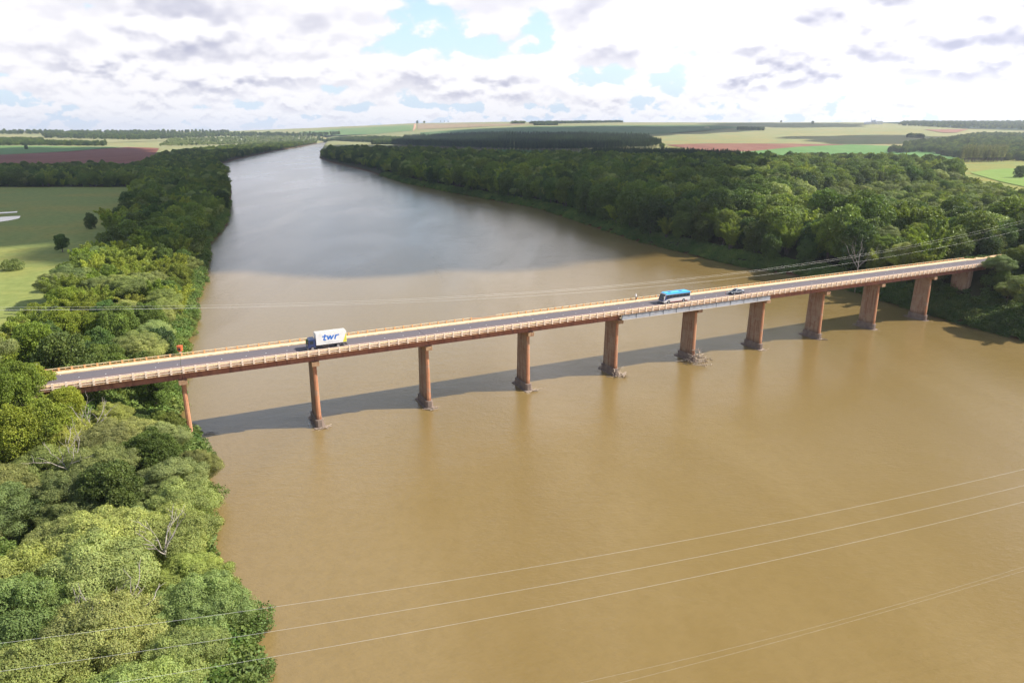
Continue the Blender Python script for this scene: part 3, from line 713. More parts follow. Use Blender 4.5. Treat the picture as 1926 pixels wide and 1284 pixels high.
def bus():
    t = empty('minibus', W(113.2, 141.95, ZR), VR, 'small passenger bus with bright blue roof, black windows and white sides on the bridge', 'bus')
    hw = 1.17; L = 8.75; H = 2.82
    side = [(0.25, 0.33), (0.0, 0.55), (0.02, 1.05), (0.62, 2.62), (0.85, H - 0.08), (L - 0.25, H - 0.08), (L - 0.02, H - 0.35), (L, 0.5), (L - 0.1, 0.33)]
    b = MB().prism(side, -hw, hw).build('body', 'bus_white', t, bevel=0.06)
    MB().prism([(0.66, 2.60), (0.9, H), (L - 0.3, H), (L + 0.012, H - 0.28), (L + 0.012, H - 0.42), (0.60, 2.47)], -hw - 0.012, hw + 0.012).build('roof', 'bus_blue', t, bevel=0.05)
    for s_ in (-1, 1):
        y0, y1 = sorted((s_ * (hw + 0.018), s_ * (hw + 0.004)))
        MB().prism([(0.3, 1.28), (0.05, 0.95), (0.35, 0.9), (0.9, 1.15), (2.1, 1.36), (3.2, 1.42), (L - 0.1, 1.42), (L - 0.1, 2.385), (0.62, 2.385)], y0, y1).build('window_band', 'bus_navy', b)
        y0, y1 = sorted((s_ * (hw + 0.03), s_ * (hw + 0.02)))
        for k in range(6):
            x = 1.75 + k * 1.13
            MB().box(x, x + 1.03, y0, y1, 1.55, 2.3).build('window', 'glass_dark', b)
        MB().prism([(0.78, 1.5), (1.0, 2.28), (1.62, 2.28), (1.62, 1.5)], y0, y1).build('driver_window', 'glass_dark', b)
        y0, y1 = sorted((s_ * (hw + 0.014), s_ * (hw + 0.004)))
        MB().box(1.9, L - 0.9, y0, y1, 0.40, 0.52).build('red_stripe', 'bus_red', b)
        MB().box(2.4, 5.2, y0, y1, 1.02, 1.1).build('print', 'print_grey', b)
    ws = [(-0.012, 1.12), (0.555, 2.52), (0.62, 2.52), (0.05, 1.12)]
    MB().prism(ws, -hw + 0.12, hw - 0.12).build('windscreen', 'glass_dark', b)
    MB().box(-0.025, 0.05, -hw + .1, hw - .1, 0.72, 1.08).build('front_panel', 'bus_navy', b)
    for y in (-0.95, 0.7): MB().box(-0.035, 0.02, y, y + 0.25, 0.62, 0.8).build('headlight', 'stud_white', b)
    for x in (2.3, 5.9): MB().box(x, x + 0.7, -0.3, 0.35, H + 0.003, H + 0.07).build('roof_hatch', 'bus_navy', t)
    for y in (-hw - 0.24, hw + 0.04): MB().box(-0.05, 0.08, y, y + 0.2, 1.55, 2.2).build('mirror', 'bus_white', b)
    for x in (1.65, 6.6):
        for s_ in (-1, 1):
            y0, y1 = sorted((s_ * (hw + 0.019), s_ * (hw + 0.003)))
            m = MB(); m.tube([(x, y0, 0.45), (x, y1, 0.45)], 0.50, 16); m.build('wheel_arch', 'black', b)
        wheel(t, x, -hw - 0.03, 0.42, 0.28, 1); wheel(t, x, hw + 0.03, 0.42, 0.28, -1)
bus()

def car():
    t = empty('sedan_car', W(137.1, 142.0, ZR), VR, 'silver grey four-door sedan with dark windows driving behind the blue-roofed bus', 'car')
    hw = 0.86; L = 4.5
    lo = MB().prism([(0.12, 0.28), (0.0, 0.45), (0.04, 0.68), (0.35, 0.80), (1.25, 0.92), (3.75, 0.96), (4.40, 0.92), (4.5, 0.75), (4.46, 0.35), (4.3, 0.28)], -hw, hw).build('body', 'car_grey', t, bevel=0.07)
    m = MB(); ins = 0.2
    a = [(1.15, 0.93), (1.95, 1.40), (3.05, 1.42), (3.85, 0.95)]
    m.v = [(x, -hw + (0.05 if z < 1 else ins), z) for x, z in a] + [(x, hw - (0.05 if z < 1 else ins), z) for x, z in a]
    m.f = [(0, 1, 2, 3), (4, 7, 6, 5), (0, 4, 5, 1), (1, 5, 6, 2), (2, 6, 7, 3), (0, 3, 7, 4)]; m.mi = [0] * 6
    g = m.build('greenhouse', 'glass_dark', t)
    MB().box(1.98, 3.02, -hw + ins + 0.01, hw - ins - 0.01, 1.40, 1.45).build('roof', 'car_grey', g, bevel=0.03)
    for s_ in (-1, 1):
        ya = s_ * (hw - 0.045); yb = s_ * (hw - 0.19)
        MB().tube([(1.2, ya, 0.94), (1.95, yb, 1.41), (3.05, yb, 1.43), (3.95, ya, 0.96)], 0.05, 5).build('roof_pillar', 'car_light', g)
        MB().tube([(2.5, ya, 0.95), (2.5, yb, 1.42)], 0.035, 5).build('door_pillar', 'car_grey', g)
        y0, y1 = sorted((s_ * (hw + 0.015), s_ * (hw - 0.01)))
        MB().box(0.5, 4.3, y0, y1, 0.76, 0.84).build('shoulder_trim', 'car_light', lo)
        MB().box(0.0 + 0.02, 0.25, s_ * 0.62 - 0.18, s_ * 0.62 + 0.18, 0.60, 0.74).build('headlight', 'stud_white', lo)
        MB().box(4.42, 4.52, s_ * 0.62 - 0.18, s_ * 0.62 + 0.18, 0.70, 0.86).build('tail_light', 'bus_red', lo)
        MB().box(1.35, 1.5, s_ * (hw + 0.08) - 0.08, s_ * (hw + 0.08) + 0.08, 0.92, 1.05).build('mirror', 'car_grey', lo)
    MB().box(3.8, 4.44, -hw + 0.1, hw - 0.1, 0.955, 0.985).build('boot_lid', 'car_light', lo)
    MB().box(-0.02, 0.05, -0.4, 0.4, 0.5, 0.66).build('grille', 'black', lo)
    for x in (0.85, 3.6):
        wheel(t, x, -hw - 0.005, 0.31, 0.2, 1); wheel(t, x, hw + 0.005, 0.31, 0.2, -1)
car()
m = MB(); m.tube([(0, 0, 0), (-0.06, 0, 0.5), (-0.14, 0, 1.0)], 0.045, 6); o = m.build('marker_post', 'post_red', None, W(136.2, 142.75, ZR + 0.02))
tag(o, 'thin faded red marker post leaning on the road just ahead of the grey sedan', 'marker post')

e = empty('parked_van', W(278, 141.4, 16.9), VR + 0.05, 'pale van half hidden by trees on the road past the right bridge end', 'van')
MB().prism([(0.0, 0.5), (0.05, 1.1), (0.5, 2.0), (0.9, 2.2), (4.6, 2.2), (4.7, 0.5)], -0.9, 0.9).build('body', 'van_white', e, bevel=0.06)
MB().prism([(0.06, 1.15), (0.45, 1.95), (0.40, 1.95), (0.02, 1.15)], -0.8, 0.8).build('windscreen', 'glass_dark', e)
MB().box(0.9, 4.0, -0.93, -0.905, 1.3, 1.9).build('side_window', 'glass_dark', e)
for x in (0.9, 3.8):
    wheel(e, x, -0.92, 0.33, 0.2, 1); wheel(e, x, 0.92, 0.33, 0.2, -1)

# ------------------------------------------------------------------ the walker at the far railing
def person():
    p = empty('person', W(108.9, 147.05, 17.225), ANG + R(200), 'person in white top and dark trousers standing on the walkway by the far railing', 'person')
    V = {}; verts = []; rad = []; edges = []
    def add(k, co, r, par=None):
        V[k] = len(verts); verts.append(co); rad.append(r)
        if par: edges.append((V[par], V[k]))
    add('pel', (0, 0, 0.95), 0.145); add('bel', (0, 0.01, 1.10), 0.14, 'pel'); add('che', (0, 0.0, 1.32), 0.165, 'bel'); add('up', (0, 0.0, 1.44), 0.12, 'che'); add('nk', (0, 0, 1.53), 0.055, 'up')
    add('hd0', (0, -0.015, 1.60), 0.085, 'nk'); add('hd1', (0, -0.02, 1.70), 0.095, 'hd0'); add('hd2', (0, -0.01, 1.78), 0.06, 'hd1'); add('nose', (0, -0.125, 1.665), 0.016, 'hd1')
    for s_, n_ in ((-1, 'l'), (1, 'r')):
        add(n_ + 'hip', (0.10 * s_, 0, 0.90), 0.095, 'pel'); add(n_ + 'kn', (0.12 * s_, -0.03 * s_, 0.50), 0.062, n_ + 'hip'); add(n_ + 'an', (0.13 * s_, 0.03 * s_, 0.10), 0.042, n_ + 'kn')
        add(n_ + 'toe', (0.14 * s_, 0.03 * s_ - 0.17, 0.04), 0.038, n_ + 'an')
        add(n_ + 'sh', (0.19 * s_, 0, 1.42), 0.062, 'up')
        el = (0.27 * s_, 0.02, 1.17) if s_ < 0 else (0.33, -0.05, 1.22)
        wr = (0.28 * s_, -0.06, 0.93) if s_ < 0 else (0.20, -0.24, 1.33)
        add(n_ + 'el', el, 0.046, n_ + 'sh'); add(n_ + 'wr', wr, 0.030, n_ + 'el')
        dv = (Vector(wr) - Vector(el)).normalized(); pl = Vector(wr) + dv * 0.07
        add(n_ + 'pa', tuple(pl), 0.034, n_ + 'wr')
        sd = dv.cross(Vector((0, 0, 1))).normalized() if abs(dv.z) < .9 else Vector((0, 1, 0))
        for f_ in range(4):
            k1 = pl + sd * (0.012 * (f_ - 1.5) * 1.6) + dv * 0.04; k2 = k1 + dv * (0.035 + 0.006 * (f_ in (1, 2))) + Vector((0, -0.01, 0))
            add(f'{n_}f{f_}a', tuple(k1), 0.009, n_ + 'pa'); add(f'{n_}f{f_}b', tuple(k2), 0.008, f'{n_}f{f_}a')
        add(n_ + 'th', tuple(Vector(wr) + dv * 0.05 + sd * 0.045), 0.010, n_ + 'wr')
    me = bpy.data.meshes.new('body'); me.from_pydata(verts, edges, [])
    o = link('body', me, p); o.modifiers.new('skin', 'SKIN'); s2 = o.modifiers.new('sub', 'SUBSURF'); s2.levels = s2.render_levels = 1
    for d_, r_ in zip(me.skin_vertices[0].data, rad): d_.radius = (r_, r_ * 0.85)
    me.skin_vertices[0].data[0].use_root = True
    dg = bpy.context.evaluated_depsgraph_get(); em = bpy.data.meshes.new_from_object(o.evaluated_get(dg)); o.modifiers.clear(); o.data = em
    em.materials.clear()
    for k in ('skin', 'cloth_white', 'cloth_dark', 'hair'): em.materials.append(MAT[k])
    for f_ in em.polygons:
        c = f_.center
        f_.material_index = 2 if c.z < 0.98 and abs(c.x) < 0.24 else (1 if c.z < 1.5 and (abs(c.x) < 0.25 or c.z > 1.25 and c.y > -0.12) and c.z > 0.97 else 0)
        if c.z < 0.09: f_.material_index = 3
        f_.use_smooth = True
    m = MB(); m.extrude([(0.125 * math.cos(w), 0.13 * math.sin(w) - 0.01) for w in np.linspace(0, 2 * math.pi, 11)[:-1]], 1.715, 1.80, top=[(0.08 * math.cos(w), 0.085 * math.sin(w)) for w in np.linspace(0, 2 * math.pi, 11)[:-1]]); m.box(-0.08, 0.08, -0.23, -0.1, 1.715, 1.735); m.build('cap', 'cloth_white', p)
person()

# ------------------------------------------------------------------ drift logs against the piers
DR = {1: (7, 'a few short drift logs lodged at the foot of the second pier from the left'), 2: (9, 'small tangle of pale drift logs at the foot of the third pier'),
      3: (10, 'two long drift logs crossed at the foot of the fourth pier'), 4: (26, 'heap of broken drift branches at the foot of the fifth pier'),
      5: (60, 'largest mound of drift branches piled against the sixth pier'), 6: (6, 'thin line of washed up sticks at the seventh pier footing'),
      7: (4, 'few washed up sticks at the eighth pier footing')}
for i, (cnt, lab) in DR.items():
    rng = random.Random(50 + i); c = W(ST[i], 139.0, 0)
    e = empty('driftwood_pile', c, ANG, lab, 'driftwood')
    if cnt >= 20:
        big = 2.5 if i == 5 else 1.5
        # tangled core
        for k in range(cnt):
            a = rng.uniform(0, 6.28); el = rng.uniform(-0.2, 0.6); L = rng.uniform(0.9, 2.6) * (0.75 + 0.25 * big)
            px_, py_ = rng.gauss(0.25, 0.7 * big), rng.gauss(-0.3, 0.45 * big); hz = max(0.05, (1.5 * big) * math.exp(-(px_ ** 2 + py_ ** 2) / (1.2 * big ** 2)) * rng.random())
            dv = Vector((math.cos(a) * math.cos(el), math.sin(a) * math.cos(el), math.sin(el))) * L / 2
            q = Vector((px_, py_, hz)); r = rng.uniform(0.04, 0.13)
            MB().tube([q - dv, q + Vector((rng.uniform(-.12, .12), rng.uniform(-.12, .12), rng.uniform(-.05, .12))), q + dv], [r, r * 0.85, r * 0.5], 5).build('branch', 'driftwood', e)
        if i == 5:
            MB().tube([(0.6, -0.2, 1.2), (1.0, -0.1, 2.3), (1.3, 0.0, 3.2), (1.9, 0.0, 3.9)], [0.16, 0.12, 0.09, 0.04], 6).tube([(1.1, -0.1, 2.6), (1.7, -0.2, 2.9), (2.0, -.2, 3.2)], [0.08, 0.06, 0.03], 5).build('branch', 'bark_pale', e)
    else:
        for k in range(cnt):
            a = rng.choice((0.15, -0.1, 0.5, 2.4)) + rng.uniform(-0.3, 0.3); L = rng.uniform(1.2, 2.6) if i != 3 or k > 1 else 5.5 - k
            dv = Vector((math.cos(a), math.sin(a), rng.uniform(-0.05, 0.2))) * L / 2
            q = Vector((rng.uniform(-0.7, 1.4), rng.uniform(-0.7, 0.3), rng.uniform(0.02, 0.3))); r = rng.uniform(0.05, 0.12)
            MB().tube([q - dv, q + Vector((0, rng.uniform(-.1, .1), .05)), q + dv], [r, r * 0.85, r * 0.5], 5).build('branch', 'driftwood', e)
e = empty('driftwood_pile', at(388, 816, 0), 0.3, 'bleached twigs washed up at the waterline beside the first pier', 'driftwood')
rng = random.Random(8)
for k in range(9):
    a = rng.uniform(-0.6, 0.3); q = Vector((rng.uniform(-1, 1.5), rng.uniform(-0.5, 0.5), 0.15)); dv = Vector((math.cos(a), math.sin(a), rng.uniform(-.05, .25))) * rng.uniform(0.6, 1.4)
    MB().tube([q - dv, q + Vector((0, 0, .1)), q + dv], [0.05, 0.05, 0.02], 5).build('branch', 'bark_pale', e)

fm = bpy.data.materials.new('foam'); fm.use_nodes = True; t = NT(fm.node_tree); b = t.n['Principled BSDF']; b.inputs['Base Color'].default_value = (0.62, 0.52, 0.40, 1); b.inputs['Roughness'].default_value = 0.7
t.set(b.inputs['Alpha'], t.smooth(t.noise(t.new('ShaderNodeNewGeometry').outputs['Position'], 1.3, 6, 0.75), 0.54, 0.66, 0.0, 0.6))
for i in range(1, 10):
    me = bpy.data.meshes.new('foam'); rg = random.Random(400 + i); V = []; n_ = 40
    for k in range(n_):
        w = 2 * math.pi * k / n_; a_, b_ = math.cos(w), math.sin(w)
        for q in (0.9, 1.35 + rg.uniform(0, 0.25)):
            ss, nn = a_ * 1.2 * q * (1.25 if q > 1 else 1), (b_ * 4.3 * (q * 0.8 + 0.15)) + (0.9 if b_ > 0 else 0)
            V.append(tuple(W(ST[i] + ss, 143.0 + nn, 0.006)))
    me.from_pydata(V, [], [(2 * k, 2 * k + 1, (2 * k + 3) % (2 * n_), (2 * k + 2) % (2 * n_)) for k in range(n_)]); me.materials.append(fm)
    tag(link('foam', me), 'thin broken foam on the water round a pier footing', 'foam', kind='stuff')

# ------------------------------------------------------------------ power lines
def wires(ang, N, sets, rad, group):
    dd = Vector((math.cos(ang), math.sin(ang), 0)); nn = Vector((-dd.y, dd.x, 0))
    for pts, Nn, lab in sets:
        S = []; Z = []
        for u, v in pts:
            r = ray(u, v); t = Nn / r.dot(nn); S.append(t * r.dot(dd)); Z.append(CAMH + t * r.z)
        co = np.polyfit(S, Z, 2)
        if co[0] < 1e-5: co = np.polyfit(S, Z, 1); co = np.array([0, co[0], co[1]])
        s0, s1 = min(S) - 60, max(S) + 120
        P = [dd * s + nn * Nn + Vector((0, 0, float(np.polyval(co, s)))) for s in np.linspace(s0, s1, 60)]
        o = MB().tube(P, rad * (0.42 if 'faint' in lab else 1.0), 5).build('power_line', 'wire'); tag(o, lab, 'power line', group)
wires(R(15), 48, [
    ([(0, 1210), (190, 1182), (550, 1135), (824, 1098), (1200, 1034), (1563, 957), (1926, 884)], 48, 'uppermost of the three pale power lines crossing the lower river'),
    ([(0, 1262), (530, 1182), (800, 1142), (1200, 1069), (1563, 994), (1926, 913)], 46.5, 'middle of the three pale power lines crossing the lower river'),
    ([(240, 1284), (530, 1224), (800, 1186), (1200, 1107.5), (1563, 1029), (1926, 943)], 45, 'lowest of the three pale power lines crossing the lower river'),
    ([(1200, 1258), (1440, 1206), (1563, 1168), (1745, 1118), (1926, 1066)], 36, 'upper of the two faint wires in the lower right corner over the water'),
    ([(1200, 1274), (1440, 1214), (1563, 1177), (1745, 1126), (1926, 1073)], 35, 'lower of the two faint wires in the lower right corner over the water')], 0.008, 'power lines over the river')
wires(ANG, 153, [
    ([(0, 577), (400, 576), (1200, 529), (1400, 511), (1560, 490), (1750, 455), (1926, 413)], 153, 'highest of the three wires running behind the bridge to the right bank'),
    ([(0, 583), (400, 580), (1200, 531), (1400, 514), (1560, 493), (1750, 459), (1926, 418)], 151.6, 'middle of the three wires running behind the bridge to the right bank'),
    ([(0, 579), (400, 583), (1200, 541), (1400, 521), (1560, 501), (1750, 468), (1926, 432)], 150.2, 'lowest of the three wires running behind the bridge to the right bank')], 0.013, 'power lines behind the bridge')

# ------------------------------------------------------------------ foliage
def leaf_arrays(P, N, size, rng, tint, bias=1.0, aspect=0.55):
    n = len(P)
    rnd = rng.normal(size=(n, 3)); rnd /= np.linalg.norm(rnd, axis=1)[:, None]
    nn = N * bias + rnd; nn /= np.linalg.norm(nn, axis=1)[:, None]
    t = np.cross(nn, rng.normal(size=(n, 3))); t /= np.linalg.norm(t, axis=1)[:, None]
    b = np.cross(nn, t)
    sz = (size * rng.uniform(0.6, 1.25, n))[:, None]
    v = np.stack([P - t * sz * 0.5, P + b * sz * aspect * 0.5, P + t * sz * 0.5, P - b * sz * aspect * 0.5], 1).reshape(-1, 3)
    return v, np.repeat(tint, 4, axis=0)
def lobes_points(lobes, count, rng, up=0.25, deep=0.35, squash=None):
    """points over the outer shells of overlapping lobes: x, y, z, rx, rz"""
    L = np.array(lobes); area = L[:, 3] * (L[:, 3] + L[:, 4]); pr = area / area.sum()
    k = rng.choice(len(L), size=int(count * 1.9), p=pr)
    d = rng.normal(size=(len(k), 3)); d[:, 2] += up; d /= np.linalg.norm(d, axis=1)[:, None]
    bump = 1 + 0.10 * np.sin(d[:, 0] * 9 + k) * np.sin(d[:, 1] * 8 + 2 * k) + 0.08 * np.sin(d[:, 2] * 11 + k)
    rr = (1 - deep * rng.random(len(k)) ** 2.2) * bump * np.where(rng.random(len(k)) < 0.12, rng.uniform(1.0, 1.22, len(k)), 1.0)
    rad = np.stack([L[k, 3], L[k, 3], L[k, 4]], 1)
    P = L[k, :3] + d * rad * rr[:, None]
    N = d / rad; N /= np.linalg.norm(N, axis=1)[:, None]
    # drop what lies deep inside other lobes
    keep = np.ones(len(P), bool)
    for j in range(len(L)):
        q = (P - L[j, :3]) / np.array([L[j, 3], L[j, 3], L[j, 4]])
        keep &= ~((np.einsum('ij,ij->i', q, q) < 0.42) & (k != j))
    P, N, k = P[keep][:count], N[keep][:count], k[keep][:count]
    lt = rng.uniform(0.82, 1.18, len(L))
    tv = lt[k] * rng.uniform(0.87, 1.14, len(P))
    tint = np.stack([tv * rng.uniform(0.93, 1.1, len(P)), tv, tv * rng.uniform(0.85, 1.1, len(P)), np.ones(len(P))], 1)
    return P, N, tint
def leaf_mesh(name, parts, matname, extra=None):
    """extra: an MB with wood, appended with its own material"""
    V = np.concatenate([p[0] for p in parts]); T = np.concatenate([p[1] for p in parts])
    nl = len(V) // 4; ev = np.zeros((0, 3)); ef = []
    if extra is not None: ev = np.array([tuple(q) for q in extra.v]); ef = extra.f
    me = bpy.data.meshes.new(name); nv = len(V) + len(ev)
    me.vertices.add(nv); me.vertices.foreach_set('co', np.concatenate([V, ev]).astype(np.float32).ravel())
    loops = np.concatenate([np.arange(len(V))] + [np.array(f) + len(V) for f in ef]).astype(np.int32)
    tot = np.concatenate([np.full(nl, 4), np.array([len(f) for f in ef], int)]).astype(np.int32); st = np.concatenate([[0], np.cumsum(tot)[:-1]]).astype(np.int32)
    me.loops.add(len(loops)); me.loops.foreach_set('vertex_index', loops)
    me.polygons.add(len(tot)); me.polygons.foreach_set('loop_start', st); me.polygons.foreach_set('loop_total', tot)
    me.materials.append(MAT[matname])
    if ef:
        me.materials.append(MAT['bark']); me.polygons.foreach_set('material_index', np.concatenate([np.zeros(nl), np.ones(len(ef))]).astype(np.int32))
    ca = me.color_attributes.new('tint', 'FLOAT_COLOR', 'POINT'); ca.data.foreach_set('color', np.concatenate([T, np.ones((len(ev), 4))]).astype(np.float32).ravel())
    me.update(calc_edges=True); me.validate()
    return me
def limbs(m, H, R_, lobes, rng, r0, forks=7, base=(0, 0)):
    top = Vector((rng.uniform(-.4, .4), rng.uniform(-.4, .4), H * 0.42))
    m.tube([(base[0], base[1], -1.2), (top.x * 0.4, top.y * 0.4, H * 0.2), top], [r0 * 1.25, r0, r0 * 0.75], 7)
    idx = rng.choice(len(lobes), size=min(forks, len(lobes)), replace=False)
    for i in idx:
        L = lobes[i]; e = Vector((L[0], L[1], L[2] - 0.15 * L[4])); md = top.lerp(e, 0.5) + Vector((rng.uniform(-.5, .5), rng.uniform(-.5, .5), -0.05 * H))
        m.tube([top - Vector((0, 0, .3)), md, e], [r0 * 0.5, r0 * 0.32, r0 * 0.1], 5)
def dome_lobes(R_, H, n, rng, rl, flat, depth=0.42):
    out = []
    for i in range(n):
        a = i * 2.399963 + rng.uniform(-.3, .3); q = math.sqrt((i + 0.5) / n)
        x, y = R_ * q * math.cos(a) * 0.84, R_ * q * math.sin(a) * 0.84
        z = H - rl * flat - depth * R_ * (q ** 2.2) + rng.uniform(-.35, .35)
        r = rl * rng.uniform(0.6, 1.3); z += rng.uniform(-.25, .45) * rl * 0.6
        out.append((x, y, z, r, r * flat))
        for _ in range(3):          # sprays standing out of the main masses
            w = rng.uniform(0, 6.283); e_ = rng.uniform(0.1, 1.3); c_ = r * rng.uniform(0.25, 0.5)
            out.append((x + math.cos(w) * math.cos(e_) * r * 0.95, y + math.sin(w) * math.cos(e_) * r * 0.95, z + math.sin(e_) * r * flat * 1.0, c_, c_ * max(flat, 0.6)))
    return out
PROTO = {}
def wood_mesh(name, H, R_, lobes, rng, r0, forks, matn='bark'):
    m = MB(); limbs(m, H, R_, lobes, rng, r0, forks); return m.mesh(name, matn, True)
def make_kind(kind, i, leaves, size, lite=False):
    rng = np.random.default_rng(100 * (sum(map(ord, kind)) % 97) + i)
    if kind == 'acacia':          # broad layered dome of feathery foliage
        R_, H = 5.9 + rng.uniform(-.7, .7), 10.5
        lob = dome_lobes(R_, H, 17, rng, 1.95, 0.62, 0.55) + [(rng.uniform(-.5, .5) * R_, rng.uniform(-.5, .5) * R_, H * rng.uniform(0.42, 0.62), 1.6, 1.0) for _ in range(6)]
        mt, bias = 'leaf_pale', 1.5; asp = 0.62
    elif kind == 'broad':
        R_, H = 4.4 + rng.uniform(-.4, .4), 12.0
        lob = dome_lobes(R_, H, 20, rng, 1.5, 0.85, 0.75) + dome_lobes(R_ * 0.9, H * 0.72, 12, rng, 1.4, 0.9, 0.6) + dome_lobes(R_ * 0.8, H * 0.45, 8, rng, 1.2, 0.9, 0.5)
        mt, bias = 'leaf_broad', 0.7; asp = 0.7
    elif kind == 'dark':
        R_, H = 4.0 + rng.uniform(-.4, .4), 11.0
        lob = dome_lobes(R_, H, 16, rng, 1.4, 0.95, 0.9) + dome_lobes(R_ * 1.0, H * 0.66, 12, rng, 1.3, 1.0, 0.6) + dome_lobes(R_ * 0.9, H * 0.36, 10, rng, 1.2, 1.0, 0.5)
        mt, bias = 'leaf_dark', 0.6; asp = 0.7
    elif kind == 'bush':
        R_, H = 2.4, 2.9
        lob = dome_lobes(R_, H, 11, rng, 0.95, 0.85, 0.7) + dome_lobes(R_, H * 0.5, 9, rng, 0.8, 0.8, 0.3)
        mt, bias = 'leaf_bush', 0.6; asp = 0.6
    elif kind == 'euc':
        R_, H = 2.6, 24.0
        lob = [(rng.uniform(-.5, .5), rng.uniform(-.5, .5), H * f, 2.6 * (1.05 - f) ** 0.6 * 1.3, 1.7) for f in np.linspace(0.42, 0.97, 9)]
        mt, bias = 'leaf_euc', 0.5; asp = 0.6
    elif kind == 'bamboo':
        R_, H = 4.5, 13.0; lob = None; mt, bias = 'leaf_bamboo', 0.3; asp = 0.32
    wm = MB()
    if lob is None:
        Ps, Ns, Ts = [], [], []; nc = 26 if not lite else 12
        for c in range(nc):
            a = rng.uniform(0, 6.28); lean = rng.uniform(0.10, 0.55); h = H * rng.uniform(0.65, 1.0)
            pts = []
            for q in np.linspace(0, 1, 9):
                rr = 0.6 + lean * h * (0.25 * q + 0.75 * q ** 2.6); zz = h * (q - 0.20 * lean * q ** 5 * 2.0)
                pts.append((rr * math.cos(a), rr * math.sin(a), zz))
            wm.tube(pts[:7], np.linspace(0.06, 0.02, 7), 4)
            k = leaves // nc; tt = rng.uniform(0.28, 1.0, k) ** 0.8
            P = np.stack([np.interp(tt, np.linspace(0, 1, 9), np.array(pts)[:, j]) for j in range(3)], 1)
            wd = (0.95 * (1.05 - tt) ** 0.55 + 0.12)[:, None]
            of = rng.normal(size=(k, 3)) * wd * np.array([.62, .62, .5]); of[:, 2] -= 0.25 * wd[:, 0]
            Ps.append(P + of); nrm = of + np.array([0, 0, 0.5]); Ns.append(nrm / np.linalg.norm(nrm, axis=1)[:, None])
            tv = rng.uniform(0.8, 1.25) * rng.uniform(0.75, 1.25, k); Ts.append(np.stack([tv * 1.02, tv, tv, np.ones(k)], 1))
        P, N, T = np.concatenate(Ps), np.concatenate(Ns), np.concatenate(Ts)
    else:
        P, N, T = lobes_points(lob, leaves, rng, up=0.5 if kind == 'acacia' else 0.25)
        limbs(wm, H, R_, lob, rng, 0.28 if kind in ('acacia', 'broad') else (0.07 if kind == 'bush' else 0.22), 9 if not lite else 3)
    v, tn = leaf_arrays(P, N, size, rng, T, bias, asp)
    return v, tn, wm, mt, R_, H
for kind, n, lv, sz in (('acacia', 4, 88000, 0.175), ('broad', 4, 40000, 0.27), ('bamboo', 3, 20000, 0.50), ('dark', 2, 15000, 0.40), ('bush', 2, 5000, 0.24)):
    PROTO[kind] = []
    for i in range(n):
        v, tn, wm, mt, R_, H = make_kind(kind, i, lv, sz)
        PROTO[kind].append((leaf_mesh('crown', [(v, tn)], mt), wm.mesh('trunk', 'bark', True), R_, H))
# lighter one-piece versions for the massed woods
LITE = {}
def lite(kind, n, lv, sz, mt=None):
    LITE[kind if mt is None else mt] = []
    for i in range(n):
        v, tn, wm, m0, R_, H = make_kind(kind, 40 + i, lv, sz, True)
        LITE[kind if mt is None else mt].append(bpy.data.objects.new('woodland_tree', leaf_mesh('woodland_tree', [(v, tn)], mt or m0, wm)))
lite('broad', 4, 8000, 0.50); lite('dark', 4, 8000, 0.50); lite('acacia', 3, 8000, 0.46); lite('bamboo', 3, 6000, 0.8); lite('bush', 2, 900, 0.5)
lite('euc', 3, 900, 1.1); lite('euc', 2, 900, 1.1, 'leaf_yellow')

def scatter(name, label, pts, rots, scl, idx, protos, kind='stuff', color=(1, 1, 1, 1), cat='trees'):
    col = bpy.data.collections.new(name + ' sources')
    for p in protos: col.objects.link(p)
    me = bpy.data.meshes.new(name); me.from_pydata([tuple(p) for p in pts], [], [])
    for nm, ty, da in (('rot', 'FLOAT_VECTOR', rots), ('scl', 'FLOAT_VECTOR', scl)):
        a = me.attributes.new(nm, ty, 'POINT'); a.data.foreach_set('vector', np.array(da, np.float32).ravel())
    a = me.attributes.new('idx', 'INT', 'POINT'); a.data.foreach_set('value', np.array(idx, np.int32))
    o = link(name, me); tag(o, label, cat, kind=kind); o.color = color
    ng = bpy.data.node_groups.new(name, 'GeometryNodeTree')
    ng.interface.new_socket('Geometry', in_out='INPUT', socket_type='NodeSocketGeometry'); ng.interface.new_socket('Geometry', in_out='OUTPUT', socket_type='NodeSocketGeometry')
    t = NT(ng); gi = t.new('NodeGroupInput'); go = t.new('NodeGroupOutput')
    iop = t.new('GeometryNodeInstanceOnPoints'); ci = t.new('GeometryNodeCollectionInfo'); ci.inputs['Collection'].default_value = col
    ci.inputs['Separate Children'].default_value = True; ci.inputs['Reset Children'].default_value = True
    t.l.new(gi.outputs[0], iop.inputs['Points']); t.l.new(ci.outputs[0], iop.inputs['Instance']); iop.inputs['Pick Instance'].default_value = True
    for nm, ty, so_ in (('idx', 'INT', 'Instance Index'), ('rot', 'FLOAT_VECTOR', 'Rotation'), ('scl', 'FLOAT_VECTOR', 'Scale')):
        na = t.new('GeometryNodeInputNamedAttribute', data_type=ty); na.inputs['Name'].default_value = nm
        t.l.new(na.outputs['Attribute'], iop.inputs[so_])
    t.l.new(iop.outputs[0], go.inputs[0])
    md = o.modifiers.new('scatter', 'NODES'); md.node_group = ng
    return o
def lean(rng, amt=0.06): return (rng.uniform(-amt, amt), rng.uniform(-amt, amt), rng.uniform(0, 6.283))
def bank_d(x, y):
    return max(np.interp(y, YL, XL) - x, x - np.interp(y, YR, XR))
def near_bridge(x, y, r):
    s, n = SN(x, y)
    return -30 < s < 256 and abs(n - 142.7) < 5.6 + r
def on_road(x, y, r):
    s, n = SN(x, y)
    return abs(n - 142.9) < 5.0 + r

